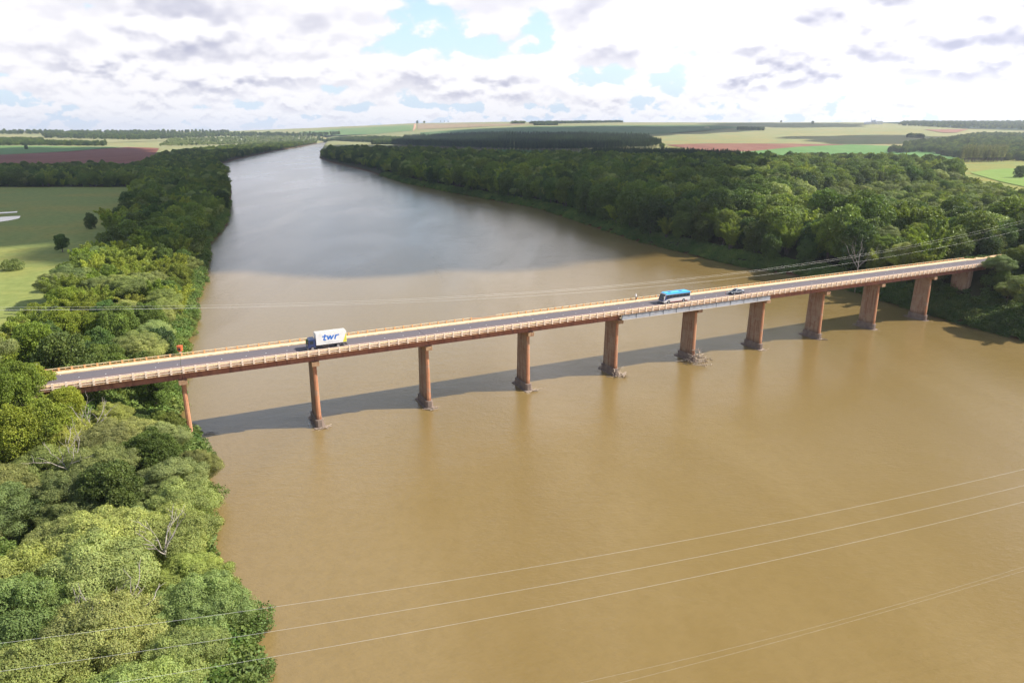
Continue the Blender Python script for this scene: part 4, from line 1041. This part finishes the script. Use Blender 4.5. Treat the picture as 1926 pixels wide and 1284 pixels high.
# ---- single trees: the ones that show largest, each a thing of its own
SINGLE = []       # (x, y, z, kind, scale, rz, colour)
def darts(poly, spacing, rng, clearance, y0, y1, x0, x1, tries=6000, have=None):
    got = list(have) if have else []; out = []
    for _ in range(tries):
        y = rng.uniform(y0, y1); x = rng.uniform(x0, x1)
        if not inpoly(x, y, poly): continue
        if bank_d(x, y) < clearance: continue
        sp = spacing(x, y)
        if any((x - a) ** 2 + (y - b) ** 2 < sp * sp for a, b in got): continue
        got.append((x, y)); out.append((x, y))
    return out
def visible(x, y, z, mu=90, mv=140):
    if y < 20: return False
    u, v = px_of(x, y, z); return -mu < u < 1926 + mu and 200 < v < 1284 + mv
rng = random.Random(7)
# left bank, near part
for x, y in darts(WOODS_L, lambda x, y: 6.3 if y < 190 else 7.0, rng, 3.2, 38, 300, -235, -20, 9000):
    g = gz(x, y)
    if not visible(x, y, g + 8, 120, 330): continue
    s, n = SN(x, y)
    u, v = px_of(x, y, g + 9)
    if near_bridge(x, y, 3.5): 
        continue
    if y < 118:
        kind = 'acacia' if (rng.random() < 0.72 and u > 60) else rng.choice(('broad', 'broad', 'acacia'))
    elif n < 137:
        kind = rng.choice(('acacia', 'broad', 'broad'))
    elif y < 205:
        kind = rng.choice(('acacia', 'acacia', 'broad', 'dark')) if u > 230 else rng.choice(('broad', 'dark', 'broad', 'bamboo'))
    else:
        kind = rng.choice(('bamboo', 'bamboo', 'broad', 'acacia')) if bank_d(x, y) < 55 else rng.choice(('bamboo', 'broad', 'acacia', 'dark'))
    if u < 175 and 560 < v < 850 and n < 140: kind = 'broad'
    sc_ = rng.uniform(0.82, 1.15)
    dd_ = bank_d(x, y)
    if dd_ < 6: sc_ *= 0.88
    elif dd_ < 10: sc_ *= 0.9
    if near_bridge(x, y, 9) and n < 142: sc_ = min(sc_, (16.0 - g) / 11.5 + rng.uniform(-.05, .05)); sc_ = max(sc_, 0.45)
    if near_bridge(x, y, 8) and n > 142: sc_ = min(sc_, 0.75)
    SINGLE.append((x, y, g, kind, sc_, 'left'))
# crowns over the left end of the bridge
for u, v, z, kind, sc_ in ((55, 620, 22, 'broad', 1.0), (20, 690, 22, 'broad', 0.95), (62, 690, 19.5, 'broad', 0.72), (15, 770, 19, 'broad', 1.0), (60, 770, 17, 'broad', 0.9), (105, 800, 14.5, 'acacia', 0.9), (-25, 640, 24, 'broad', 1.0)):
    p = at(u, v, z); H = {'broad': 12, 'acacia': 10.5}[kind]; g = gz(p.x, p.y)
    SINGLE.append((p.x, p.y, z - H * sc_, kind, sc_, 'left end'))
nl = len(SINGLE)
for s_, n_, kd, k_ in ((-20, 133.5, 'broad', 0.62), (-14.5, 135.5, 'acacia', 0.62), (-9.5, 134.2, 'dark', 0.66), (-5.0, 136.0, 'broad', 0.55), (-11, 129, 'acacia', 0.8), (-4.5, 130.5, 'dark', 0.6), (-13.5, 140.5, 'dark', 0.45), (-7, 141.5, 'broad', 0.42)):
    p = W(s_, n_); SINGLE.append((p.x, p.y, gz(p.x, p.y), kd, k_, 'left'))
p = at(372, 862, 7.5); SINGLE.append((p.x, p.y, 1.2, 'acacia', 0.66, 'left'))
for i, (s_, n_, kd, k_) in enumerate(((247.5, 133.2, 'acacia', 0.78), (254, 133.6, 'broad', 0.72), (243, 127, 'acacia', 0.75), (261, 134, 'acacia', 0.80), (268, 131.5, 'broad', 0.85), (276, 135, 'acacia', 0.8), (285, 134, 'broad', 0.9), (294, 133.5, 'dark', 0.95), (272, 124, 'broad', 1.1), (262, 122, 'dark', 1.1), (284, 122, 'acacia', 1.2), (297, 126, 'broad', 1.2), (305, 135, 'dark', 1.1), (256, 112, 'broad', 1.1), (268, 108, 'dark', 1.2))):
    p = W(s_, n_); SINGLE.append((p.x, p.y, gz(p.x, p.y), kd, k_, 'right'))
# right bank front
have = []
for x, y in darts(WOODS_R, lambda x, y: 7.2 + y * 0.005, rng, 7.5, 120, 430, 70, 330, 9000):
    g = gz(x, y)
    if not visible(x, y, g + 8, 70, 100): continue
    if bank_d(x, y) > 45 + (30 if y < 330 else 0): continue
    s, n = SN(x, y)
    if near_bridge(x, y, 4.0) or (s > 250 and on_road(x, y, 4.5 if n > 142 else 3.0)): continue
    u, v = px_of(x, y, g + 9)
    kind = rng.choice(('broad', 'dark', 'dark', 'bamboo', 'acacia')) if u > 1500 else rng.choice(('dark', 'broad', 'dark', 'bamboo'))
    sc_ = rng.uniform(1.1, 1.7)
    if bank_d(x, y) < 11: sc_ *= 0.85
    if n < 142 and (near_bridge(x, y, 14)): sc_ = min(sc_, 0.62)
    while sc_ > 0.4 and near_bridge(x, y, 4.8 * sc_): sc_ *= 0.92
    SINGLE.append((x, y, g, kind, sc_, 'right'))
NAMES = {'acacia': ('acacia_tree', 'feathery pale domed tree'), 'broad': ('broadleaf_tree', 'leafy green lumpy-crowned tree'),
         'bamboo': ('bamboo_clump', 'yellow-green bamboo clump'), 'dark': ('evergreen_tree', 'dark bushy tree'), 'bush': ('shrub', 'low green shrub')}
def place_tree(x, y, z, kind, sc_, rng, i, label, group, col=(1, 1, 1, 1), cat=None):
    cm, tm, R_, H = PROTO[kind][i % len(PROTO[kind])]
    e = empty(NAMES[kind][0], (x, y, z), rng.uniform(0, 6.283), label, cat or {'bamboo': 'bamboo', 'bush': 'shrub'}.get(kind, 'tree'), group)
    e.rotation_euler = (rng.uniform(-.05, .05), rng.uniform(-.05, .05), e.rotation_euler.z)
    e.scale = (sc_ * rng.uniform(0.95, 1.08), sc_ * rng.uniform(0.95, 1.08), sc_ * rng.uniform(0.92, 1.1))
    for nm, me in (('trunk', tm), ('crown', cm)):
        o = link(nm, me, e); o.color = col
    return e
# labels: species look + where it stands; near ones are told apart by their order along the bank
near = sorted([k for k, t in enumerate(SINGLE) if t[5] == 'left' and t[1] < 112], key=lambda k: SINGLE[k][1])
ORD = ['first', 'second', 'third', 'fourth', 'fifth', 'sixth', 'seventh', 'eighth', 'ninth', 'tenth', 'eleventh', 'twelfth', 'thirteenth', 'fourteenth', 'fifteenth', 'sixteenth', 'seventeenth', 'eighteenth', 'nineteenth', 'twentieth']
LAB = {}
def rowname(d): return 'waterline row' if d < 9 else 'second row' if d < 16 else 'third row' if d < 24 else 'inner rows'
cnt = {}
for k in near:
    x, y, z, kind, s_, _z = SINGLE[k]; rn = rowname(bank_d(x, y)); key = (rn, kind); c = cnt.get(key, 0); cnt[key] = c + 1
    LAB[k] = f'{NAMES[kind][1]} {ORD[min(c, 19)]} from the bottom in the left bank {rn}'
ONES = ['', 'first', 'second', 'third', 'fourth', 'fifth', 'sixth', 'seventh', 'eighth', 'ninth']
def ordinal(i):
    if i <= 20: return ORD[i - 1]
    t_, o_ = divmod(i, 10)
    return {2: 'twentieth', 3: 'thirtieth', 4: 'fortieth'}[t_] if o_ == 0 else {2: 'twenty', 3: 'thirty', 4: 'forty'}[t_] + '-' + ONES[o_]
LG = {}; cand = {}
for k, (x, y, z, kind, sc_, zone) in enumerate(SINGLE):
    if k in LAB or zone == 'left end': continue
    s_, n_ = SN(x, y); right = zone == 'right'
    big = 'tall ' if sc_ > (1.5 if right else 1.05) else 'small ' if sc_ < (1.2 if right else 0.85) else ''
    row = 'waterside ' if bank_d(x, y) < (16 if right else 12) else ''
    if not right:
        w_ = 'before the left bridge end' if n_ < 143 else 'beyond the left bridge end' if y < 205 else 'in the sunlit left wood upstream'
        g_ = 'before the bridge on the left bank' if n_ < 143 else 'just beyond the bridge on the left bank' if y < 205 else 'in the sunlit left bank wood'
    else:
        w_ = 'before the right bridge end' if n_ < 142 else 'in the right bank wood'
        g_ = 'before the right bridge end' if n_ < 142 else 'in the right bank wood'
    LG[k] = NAMES[kind][0].replace('_', ' ') + 's ' + g_
    cand.setdefault(big + row + NAMES[kind][1] + ' ' + w_, []).append(k)
for base, ks in cand.items():
    ks.sort(key=lambda k: px_of(*SINGLE[k][:3])[0])
    for i, k in enumerate(ks): LAB[k] = base if len(ks) == 1 else f'{base}, {ordinal(i + 1)} from the left'
for k, (x, y, z, kind, sc_, zone) in enumerate(SINGLE):
    r_ = random.Random(3000 + k)
    lab, grp = LAB.get(k), LG.get(k, 'trees crowding the left end of the bridge' if zone == 'left end' else 'trees on the left bank below the bridge')
    if zone == 'left end':
        lab = NAMES[kind][1] + ' ' + ['overhanging the pale concrete end block', 'at the left edge of the picture level with the bridge', 'covering the near railing at the bridge end', 'left of the bridge end, below the road', 'just below the left end of the near railing', 'under the bridge girder at its left end', 'highest at the left edge beside the bridge end'][k - nl + 7]
    tv = r_.uniform(0.8, 1.15); warm = r_.uniform(0.92, 1.1)
    col = (tv * warm, tv, tv * r_.uniform(0.8, 1.1), 1)
    uu, vv = px_of(x, y, z + 9)
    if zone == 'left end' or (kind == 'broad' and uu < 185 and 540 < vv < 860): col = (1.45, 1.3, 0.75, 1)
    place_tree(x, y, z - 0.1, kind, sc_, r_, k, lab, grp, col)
print('single trees', len(SINGLE), 'left', nl)

# shrubs hanging over the waterlines near the camera
k = 0; SH = []
for i in range(30):
    r_ = random.Random(600 + i); y = 45 + (i / 30.0) ** 1.1 * 250; x = np.interp(y, YL, XL) - r_.uniform(-0.3, 1.8)
    if near_bridge(x, y, 1.5): continue
    if not visible(x, y, 1, 20, 60): continue
    k += 1
    place_tree(float(x), y, 0.1, 'bush', r_.uniform(0.6, 1.25), r_, i, f'low green shrub leaning over the water, {ordinal(k)} up from the bottom along the left bank', 'shrubs along the left waterline', (1, 1, 1, 1))

# ---- massed woods (one object per wood, instanced)
def mass(name, label, poly, spacing, kinds, rng, size=(0.8, 1.25), clear=4.0, skip=None, color=(1, 1, 1, 1), jitter=0.45, maxn=9000, rows=None):
    xs = [p[0] for p in poly]; ys = [p[1] for p in poly]
    protos = []; sets = []
    for kd, w in kinds:
        a = len(protos); protos += [p.copy() for p in LITE[kd]]; sets.append((a, len(protos), w))
    # children of a collection are sorted by name: name them so that the order holds
    for i, p in enumerate(protos): p.name = 'woodland_tree_%s_%02d' % (name, i)
    P, Rt, S_, I = [], [], [], []
    y = min(ys)
    while y < max(ys):
        sp = spacing(y); x = min(xs)
        line = []
        n_ = int((max(xs) - min(xs)) / sp) + 1
        X = min(xs) + (np.arange(n_) + 0.5) * sp + np.array([rng.uniform(-jitter, jitter) for _ in range(n_)]) * sp
        Y = y + np.array([rng.uniform(-jitter, jitter) for _ in range(n_)]) * sp
        ok = inpoly(X, Y, poly)
        dl = np.interp(Y, YL, XL) - X; dr = X - np.interp(Y, YR, XR); ok &= (np.maximum(dl, dr) > clear) | (Y > 4800)
        for a, b in zip(X[ok], Y[ok]):
            if skip and skip(a, b): continue
            g = gz(a, b)
            if not visible(a, b, g + 8, 60, 60): continue
            q = rng.random() * sum(k[2] for k in sets)
            for lo, hi, w in sets:
                q -= w
                if q <= 0: break
            P.append((a, b, g - 0.2)); Rt.append(lean(rng)); s0 = rng.uniform(*size); S_.append((s0 * rng.uniform(.9, 1.1), s0 * rng.uniform(.9, 1.1), s0 * rng.uniform(.88, 1.12))); I.append(rng.randrange(lo, hi))
        y += sp
    print(name, len(P))
    if not P: return
    return scatter(name, label, P[:maxn * 3], Rt, S_, I, protos, color=color)
SCRUB = [(p.x, p.y) for p in (at(1400, 420, 9), at(1520, 385, 9), at(1640, 362, 9), at(1820, 352, 9), at(1990, 390, 9), at(2300, 430, 9), at(2300, 540, 9), at(1960, 480, 9), at(1760, 455, 9), at(1560, 450, 9))]
rng = random.Random(21)
taken = np.array([(t[0], t[1]) for t in SINGLE])
def skip_single(x, y):
    if y < 440 and np.min((taken[:, 0] - x) ** 2 + (taken[:, 1] - y) ** 2) < 25: return True
    s, n = SN(x, y)
    return near_bridge(x, y, 5) or ((s > 250 or s < -24) and on_road(x, y, 3.5))
mass('right_bank_forest', 'dense dark forest covering the right bank up to the open fields', WOODS_R, lambda y: 8.0 if y < 700 else 9.5 if y < 1100 else 11.5, [('dark', 4), ('broad', 4), ('acacia', 1.3), ('bamboo', 1.6)], rng, (0.85, 2.0), 7.0, lambda x, y: bool(inpoly(np.array([x]), np.array([y]), SCRUB)[0]) or skip_single(x, y))
mass('right_bank_scrub', 'lighter low scrub and bamboo in the sunlit middle of the right bank wood', SCRUB, lambda y: 6.2, [('acacia', 4), ('bamboo', 3), ('bush', 2), ('broad', 1)], rng, (0.4, 1.0), 7.0, skip_single)
mass('left_bank_forest', 'dense green wood along the left bank and behind the pasture', WOODS_L, lambda y: 7.2 if y < 700 else 9 if y < 1600 else 13, [('dark', 3), ('broad', 3), ('acacia', 1), ('bamboo', 2)], rng, (0.65, 1.35), 3.5, lambda x, y: y < 300 and True or skip_single(x, y))
def gpoly(pts):
    out = []
    for u, v in pts:
        g = gpx(u, v); out.append((g.x, g.y) if g else (at(u, 262, 4).x, at(u, 262, 4).y))
    return out
mass('eucalyptus_plantation', 'tall dark even-topped tree plantation behind the right bank forest', gpoly([(735, 276), (900, 283), (1010, 286), (1215, 282), (1245, 276), (1215, 262.5), (1000, 258), (880, 258), (760, 262)]), lambda y: 12.0, [('euc', 1)], rng, (0.9, 1.12), jitter=0.3)
mass('young_plantation', 'row-planted plantation of slender conical trees beside the right bank forest', gpoly([(1085, 306), (1180, 311), (1425, 313), (1385, 299), (1290, 293), (1120, 291)]), lambda y: 8.0, [('euc', 1)], rng, (0.62, 0.78), jitter=0.3)
mass('pale_plantation', 'pale yellow-green block of plantation trees near the right edge', gpoly([(1806, 306), (1888, 305), (1893, 292), (1812, 292)]), lambda y: 9.0, [('leaf_yellow', 1)], rng, (0.9, 1.05), jitter=0.3)
FW = [('wooded_gully', 'dark belt of trees in the gully below the hillside field at right', [(1700, 284), (1760, 290), (1812, 300), (1960, 305), (2000, 262), (1900, 256), (1830, 256), (1760, 268), (1700, 274)], 15, (1.0, 1.5)),
      ('round_grove', 'small round grove at the edge of the bright green field', [(1671, 288), (1714, 289), (1722, 286), (1716, 283), (1676, 283)], 11, (1.0, 1.3)),
      ('hillside_grove', 'small dark grove alone on the pale hillside field', [(1705, 259), (1738, 260.5), (1736, 257.5), (1708, 257)], 12, (0.9, 1.2)),
      ('field_grove', 'oblong dark grove in the middle of the pale hillside field', [(1385, 244.5), (1437, 246), (1438, 243), (1388, 242)], 14, (0.9, 1.2)),
      ('ridge_grove', 'dark oblong grove below the skyline', [(1004, 236), (1049, 236), (1049, 234.6), (1004, 234.6)], 14, (1.0, 1.3)),
      ('pale_ridge_grove', 'pale rounded grove on the skyline', [(962, 233.2), (988, 233.2), (988, 231.6), (962, 231.6)], 14, (1.3, 1.7)),
      ('skyline_wood', 'blue-green wood along the skyline left of the pale hillside field', [(995, 233), (1040, 233), (1170, 230.6), (1170, 229.8), (1000, 231.4)], 20, (1.0, 1.6)),
      ('river_bend_wood', 'dark wood behind the river bend', [(598, 264), (700, 268), (790, 272), (790, 262), (700, 259.5), (600, 258.5)], 16, (1.0, 1.5)),
      ('valley_wood', 'scattered light green trees in the valley left of the river', [(300, 276), (480, 272), (600, 266), (600, 258), (480, 258), (320, 263)], 26, (0.8, 1.3)),
      ('field_edge_wood', 'dark trees at the edge of the green field at the left', [(-60, 274.5), (85, 274), (200, 275), (200, 270.5), (85, 269), (80, 263.5), (-60, 264)], 16, (0.9, 1.4)),
      ('distant_wood', 'distant blue-grey wood below the left skyline', [(85, 260), (260, 264), (420, 257), (640, 254), (640, 251), (420, 252), (80, 255)], 30, (1.2, 1.9)),
      ('horizon_wood', 'faint blue trees along the left horizon', [(-40, 253), (200, 253), (430, 250.5), (430, 249), (200, 250), (-40, 250)], 45, (1.4, 2.2)),
      ('far_right_wood', 'hazy blue forest along the right skyline', [(1690, 236), (1790, 241), (1990, 247), (1990, 230), (1700, 230)], 34, (1.0, 1.4)),
      ('track_side_trees', 'dark trees above the river bend beside the red-roofed house', [(700, 272), (770, 272), (770, 263), (700, 263)], 15, (1.2, 1.7))]
for nm, lab, pl, sp, sz in FW:
    mass(nm, lab, gpoly(pl), lambda y, sp=sp: sp, [('dark', 3), ('broad', 2)] if 'pale' not in nm and 'valley' not in nm else [('acacia', 3), ('broad', 1)], rng, sz, 1.0, jitter=0.5)
# lone trees of the far landscape
LT = [(118, 474, 'broad', 0.75, 'lone round tree at the pasture edge by the left wood'), (172, 430, 'dark', 0.75, 'dark bush-like tree beyond the lone pasture tree'), (24, 508, 'bush', 1.6, 'small shrub on the sunlit grass at the left edge'),
      (50, 281, 'dark', 1.2, 'small lone dark tree in the far green field at left'), (1040, 296, 'dark', 1.5, 'dark round tree in the gap between forest and plantation'), (1025, 295, 'dark', 1.3, 'second dark round tree in the gap before the plantation'),
      (1528, 233.5, 'dark', 2.0, 'single dark tree standing on the pale skyline field'), (1469, 230.5, 'dark', 1.5, 'tiny single tree on the skyline beyond the oblong grove'),
      (785, 230.5, 'dark', 2.2, 'leftmost tree of the farm cluster on the skyline'), (798, 230.5, 'broad', 1.8, 'smaller tree in the farm cluster on the skyline'), (829, 229.8, 'euc', 1.0, 'tall pale-trunked tree on the skyline right of the farm'), (836, 229.8, 'euc', 1.0, 'middle one of the tall skyline trees'), (843, 229.8, 'euc', 0.95, 'rightmost of the tall skyline trees'),
      (1916, 335, 'dark', 1.3, 'dark tree standing in the bright green field at the right edge'), (1245, 282, 'broad', 1.6, 'tree at the right corner of the dark plantation')]
for i, (u, v, kd, s0, lab) in enumerate(LT):
    g = gpx(u, v) or gpx(u, v + 2)
    r_ = random.Random(70 + i)
    if kd == 'euc':
        o = link('eucalyptus_tree', LITE['euc'][i % 3].data, None, g); o.scale = (s0,) * 3; tag(o, lab, 'tree', 'tall trees on the skyline')
    elif g.length > 1000:
        o = link('field_tree', LITE[kd][i % 3].data, None, g); o.scale = (s0 * 1.25, s0 * 1.25, s0); tag(o, lab, 'tree')
    else: place_tree(g.x, g.y, g.z, kd, s0, r_, i, lab, None)
# bare, bleached trees among the crowns
def bare_tree(loc, h, seed, label, spread=0.6, r0=0.16):
    rg = random.Random(seed); m = MB(); e = empty('dead_tree', loc, rg.uniform(0, 6), label, 'dead tree', None)
    tr = MB(); tr.tube([(0, 0, -4), (0.1, 0, h * .25), (0.25 * spread, 0.1, h * .5)], [r0 * 1.3, r0, r0 * .8], 7); tr.build('trunk', 'bark_pale', e, smooth=True)
    def grow(p, d, L, r, dep):
        pts = [p]; q = Vector(p); dd_ = Vector(d)
        for k in range(4):
            dd_ = (dd_ + Vector((rg.uniform(-.28, .28), rg.uniform(-.28, .28), rg.uniform(-.1, .2)))).normalized(); q = q + dd_ * L / 4; pts.append(tuple(q))
            if dep > 0 and k > 0 and rg.random() < 0.75: grow(tuple(q), (dd_ + Vector((rg.uniform(-1, 1), rg.uniform(-1, 1), rg.uniform(-.2, .6)))).normalized(), L * rg.uniform(.4, .65), r * .55, dep - 1)
        m.tube(pts, [r, r * .85, r * .7, r * .5, r * .25], 5, cap=False)
    for k in range(5):
        a = k * 1.3 + rg.uniform(-.3, .3); grow((0.2 * spread, 0.08, h * rg.uniform(.35, .5)), Vector((math.cos(a) * spread, math.sin(a) * spread, 0.9)).normalized(), h * 0.55, r0 * .6, 2)
    m.build('branches', 'bark_pale', e, smooth=True)
for i, (u, v, z, h, lab) in enumerate(((130, 885, 11.5, 8, 'bleached leafless tree reaching out of the crowns at mid left'), (172, 815, 11.5, 8, 'twiggy leafless tree below the left end of the bridge'),
                                       (226, 1180, 10, 8, 'forked white dead tree low in the left foreground'), (190, 1190, 10, 7, 'thin white dead branches beside the forked dead tree'),
                                       (312, 1035, 11, 7, 'slender bare white tree rising through the right-hand foreground crowns'), (1615, 500, 12, 14, 'pale dead trunk at the front of the right bank wood'))):
    p = at(u, v, z); bare_tree((p.x, p.y, z - h * 0.45), h, 20 + i, lab)
# ground cover on the steep right bank
rng = random.Random(33); P, Rt, S_, I = [], [], [], []
for _ in range(5200):
    y = 150 + rng.random() ** 1.4 * 900; x = float(np.interp(y, YR, XR)) + rng.uniform(0.3, 11)
    if not visible(x, y, 2, 30, 40): continue
    P.append((x, y, gz(x, y) - 0.5)); Rt.append(lean(rng, .2)); s0 = rng.uniform(.35, .8); S_.append((s0 * 1.3, s0 * 1.3, s0 * .8)); I.append(rng.randrange(2))
for _ in range(1500):
    ss, nn = rng.uniform(226, 330), rng.uniform(112, 185)
    if abs(nn - 142.9) < (4.9 if ss > 247 else 1.0): continue
    p = W(ss, nn); g = gz(p.x, p.y)
    if g < 0.4 or (ss < 250 and abs(nn - 142.9) < 6 and g > 13): continue
    P.append((p.x, p.y, g - 0.4)); Rt.append(lean(rng, .2)); s0 = rng.uniform(.5, 1.1) if abs(nn - 142.9) > 8 else rng.uniform(.3, .55); S_.append((s0 * 1.3, s0 * 1.3, s0 * .9)); I.append(rng.randrange(2))
scatter('bank_vines', 'low dark creepers and scrub covering the steep right river bank', P, Rt, S_, I, [p.copy() for p in LITE['bush']], cat='scrub')
P, Rt, S_, I = [], [], [], []
for _ in range(7000):
    y = 40 + rng.random() ** 1.2 * 600; x = float(np.interp(y, YL, XL)) - rng.uniform(1.4, 26 if y > 60 else 45)
    s, n = SN(x, y)
    if not visible(x, y, 2, 30, 60): continue
    if abs(n - 142.9) < 6 and s < -24: continue
    P.append((x, y, gz(x, y) - 0.4)); Rt.append(lean(rng, .2)); s0 = rng.uniform(.5, 1.0); S_.append((s0 * 1.3, s0 * 1.3, s0 * .9)); I.append(rng.randrange(2))
scatter('undergrowth', 'green undergrowth filling the gaps between the left bank trees', P, Rt, S_, I, [p.copy() for p in LITE['bush']], cat='undergrowth')

# ------------------------------------------------------------------ far buildings
def house(name, u, v, w, d, h, label, roofm='roof_tile', rz=0.0, cat='house', wallm='house_white'):
    g = gpx(u, v) or gpx(u, v + 2); e = empty(name, g, rz, label, cat)
    MB().box(-w / 2, w / 2, -d / 2, d / 2, -1.0, h).build('wall', wallm, e)
    MB().prism([(-w / 2 - .4, h + 0.01), (w / 2 + .4, h + 0.01), (w / 2 - w * .2, h + d * .25), (-w / 2 + w * .2, h + d * .25)], -d / 2 - .4, d / 2 + .4).build('roof', roofm, e)
    return e
house('farm_house', 782, 262, 26, 14, 6, 'red-roofed farm house between the dark woods above the river')
house('warehouse', 1634, 233.8, 60, 20, 10, 'long low white warehouse on the right skyline', 'house_white', cat='warehouse')
house('warehouse', 1653, 233.8, 45, 20, 16, 'taller pale warehouse beside the silos on the right skyline', 'silo_metal', cat='warehouse')
for i, (u, lab) in enumerate(((1641, 'left one of the pale silos on the right skyline'), (1645, 'right one of the pale silos on the right skyline'))):
    g = gpx(u, 233.6); e = empty('silo', g, 0, lab, 'silo', 'silos on the skyline')
    MB().tube([(0, 0, -2), (0, 0, 22 + 4 * i)], 8, 12).build('tank', 'silo_metal', e)
    MB().tube([(0, 0, 22.05 + 4 * i), (0, 0, 27 + 4 * i)], [8.2, 1.0], 12).build('roof', 'house_white', e)
g = gpx(1638, 233.6); o = MB().tube([(0, 0, -2), (0, 0, 45)], [2.0, 1.2], 8).build('chimney_tower', 'silo_metal', None, g); tag(o, 'thin tall tower rising over the white farm buildings', 'tower')
for i, (u, v) in enumerate(((452, 263.5), (505, 266), (560, 262), (575, 264))):
    house('farm_house', u, v, 16, 9, 4, ['small pale house farthest left among the valley trees', 'small white house half hidden in valley trees', 'pale house among trees near the river bend', 'pale low house nearest the river bend'][i], 'house_white')

# ------------------------------------------------------------------ the clouds overhead that shade the river and the woods
def cloud(name, label, gpts, seed, h=1000.0, dens=110.0, rr=(55, 105)):
    rg = random.Random(seed); xs = [p[0] for p in gpts]; ys = [p[1] for p in gpts]
    off = Vector((SUNV.x / SUNV.z, SUNV.y / SUNV.z, 0)) * h
    bm = bmesh.new(); bmesh.ops.create_icosphere(bm, subdivisions=2, radius=1.0); base = [v.co.copy() for v in bm.verts]; fc = [tuple(v.index for v in f.verts) for f in bm.faces]; bm.free()
    m = MB(); y = min(ys)
    while y < max(ys):
        x = min(xs)
        sp = dens * (0.5 if y < 700 else 0.8)
        while x < max(xs):
            a, b = x + rg.uniform(-.4, .4) * sp, y + rg.uniform(-.4, .4) * sp
            if inpoly(a, b, gpts):
                r = rg.uniform(*rr) * (0.62 if y < 700 else 1.0)
                ca = rg.uniform(0, 6)
                c = Vector((a, b, h + r * 0.45)) + off
                vs = []
                for v in base:
                    q = v * r * (1 + 0.16 * math.sin(v.x * 5 + ca) * math.sin(v.y * 6 + ca) + 0.10 * math.sin(v.z * 9 + ca))
                    q.z *= 0.62 if q.z > 0 else 0.3
                    vs.append(c + q)
                m.add(vs, fc)
            x += sp * 0.85
        y += sp * 0.85
    me = m.mesh(name, 'cloud_white', True)
    tag(link(name, me), label, 'cloud', kind='stuff')
m = bpy.data.materials.new('cloud_white'); m.use_nodes = True; t = NT(m.node_tree); t.n.clear(); MAT['cloud_white'] = m
o_ = t.new('ShaderNodeOutputMaterial'); df = t.new('ShaderNodeBsdfDiffuse'); df.inputs[0].default_value = (0.9, 0.9, 0.92, 1); tl = t.new('ShaderNodeBsdfTranslucent'); tl.inputs[0].default_value = (0.9, 0.9, 0.93, 1)
ms = t.new('ShaderNodeMixShader'); ms.inputs[0].default_value = 0.55; t.l.new(df.outputs[0], ms.inputs[1]); t.l.new(tl.outputs[0], ms.inputs[2])
lw = t.new('ShaderNodeLayerWeight'); lw.inputs[0].default_value = 0.5
tp = t.new('ShaderNodeBsdfTransparent'); m2 = t.new('ShaderNodeMixShader')
t.set(m2.inputs[0], t.smooth(lw.outputs['Facing'], 0.55, 0.98, 0.0, 1.0)); t.l.new(ms.outputs[0], m2.inputs[1]); t.l.new(tp.outputs[0], m2.inputs[2]); t.l.new(m2.outputs[0], o_.inputs[0])
def g4(pts): return [tuple(at(u, v, 6)[:2]) for u, v in pts]
cloud('cloud', 'large flat-based cumulus cloud overhead shading the upper river and pasture', g4([(-500, 455), (0, 455), (120, 430), (300, 408), (400, 442), (430, 470), (700, 472), (1000, 458), (1180, 454), (1265, 440), (1305, 395), (1370, 345), (1480, 314), (1390, 306), (1250, 290), (900, 276), (640, 274), (560, 282), (440, 290), (330, 288), (240, 278), (-500, 292)]), 1)
far = lambda pts: [tuple((gpx(u, v) or at(u, v, 40))[:2]) for u, v in pts]
cloud('cloud', 'smaller cumulus cloud shading the hillside field at right', far([(1570, 266), (1700, 270), (1760, 262), (1740, 257), (1600, 255), (1545, 259)]), 2, 1500, 160, (90, 150))
cloud('cloud', 'small high cumulus cloud shading the far hilltop', far([(1340, 238), (1480, 240), (1590, 238), (1580, 232.5), (1400, 231.5), (1335, 233)]), 3, 1500, 200, (110, 170))
cloud('cloud', 'flat cumulus cloud shading the dark crop field below the skyline', far([(850, 262), (1100, 262), (1260, 252), (1390, 246), (1350, 238), (1100, 239), (900, 245)]), 4, 1500, 200, (120, 180))

# ------------------------------------------------------------------ haze
hm = bpy.data.materials.new('haze'); hm.use_nodes = True; t = NT(hm.node_tree); t.n.clear()
ho = t.new('ShaderNodeOutputMaterial'); pv = t.new('ShaderNodeVolumePrincipled'); pv.inputs['Color'].default_value = (0.80, 0.88, 1.0, 1); pv.inputs['Density'].default_value = 6.0e-5; pv.inputs['Anisotropy'].default_value = 0.3
t.l.new(pv.outputs[0], ho.inputs['Volume'])
hz = MB().box(-11000, 11000, -900, 10400, -70, 260).build('haze', hm); tag(hz, 'thin bluish air haze over the whole valley', 'haze', kind='stuff')
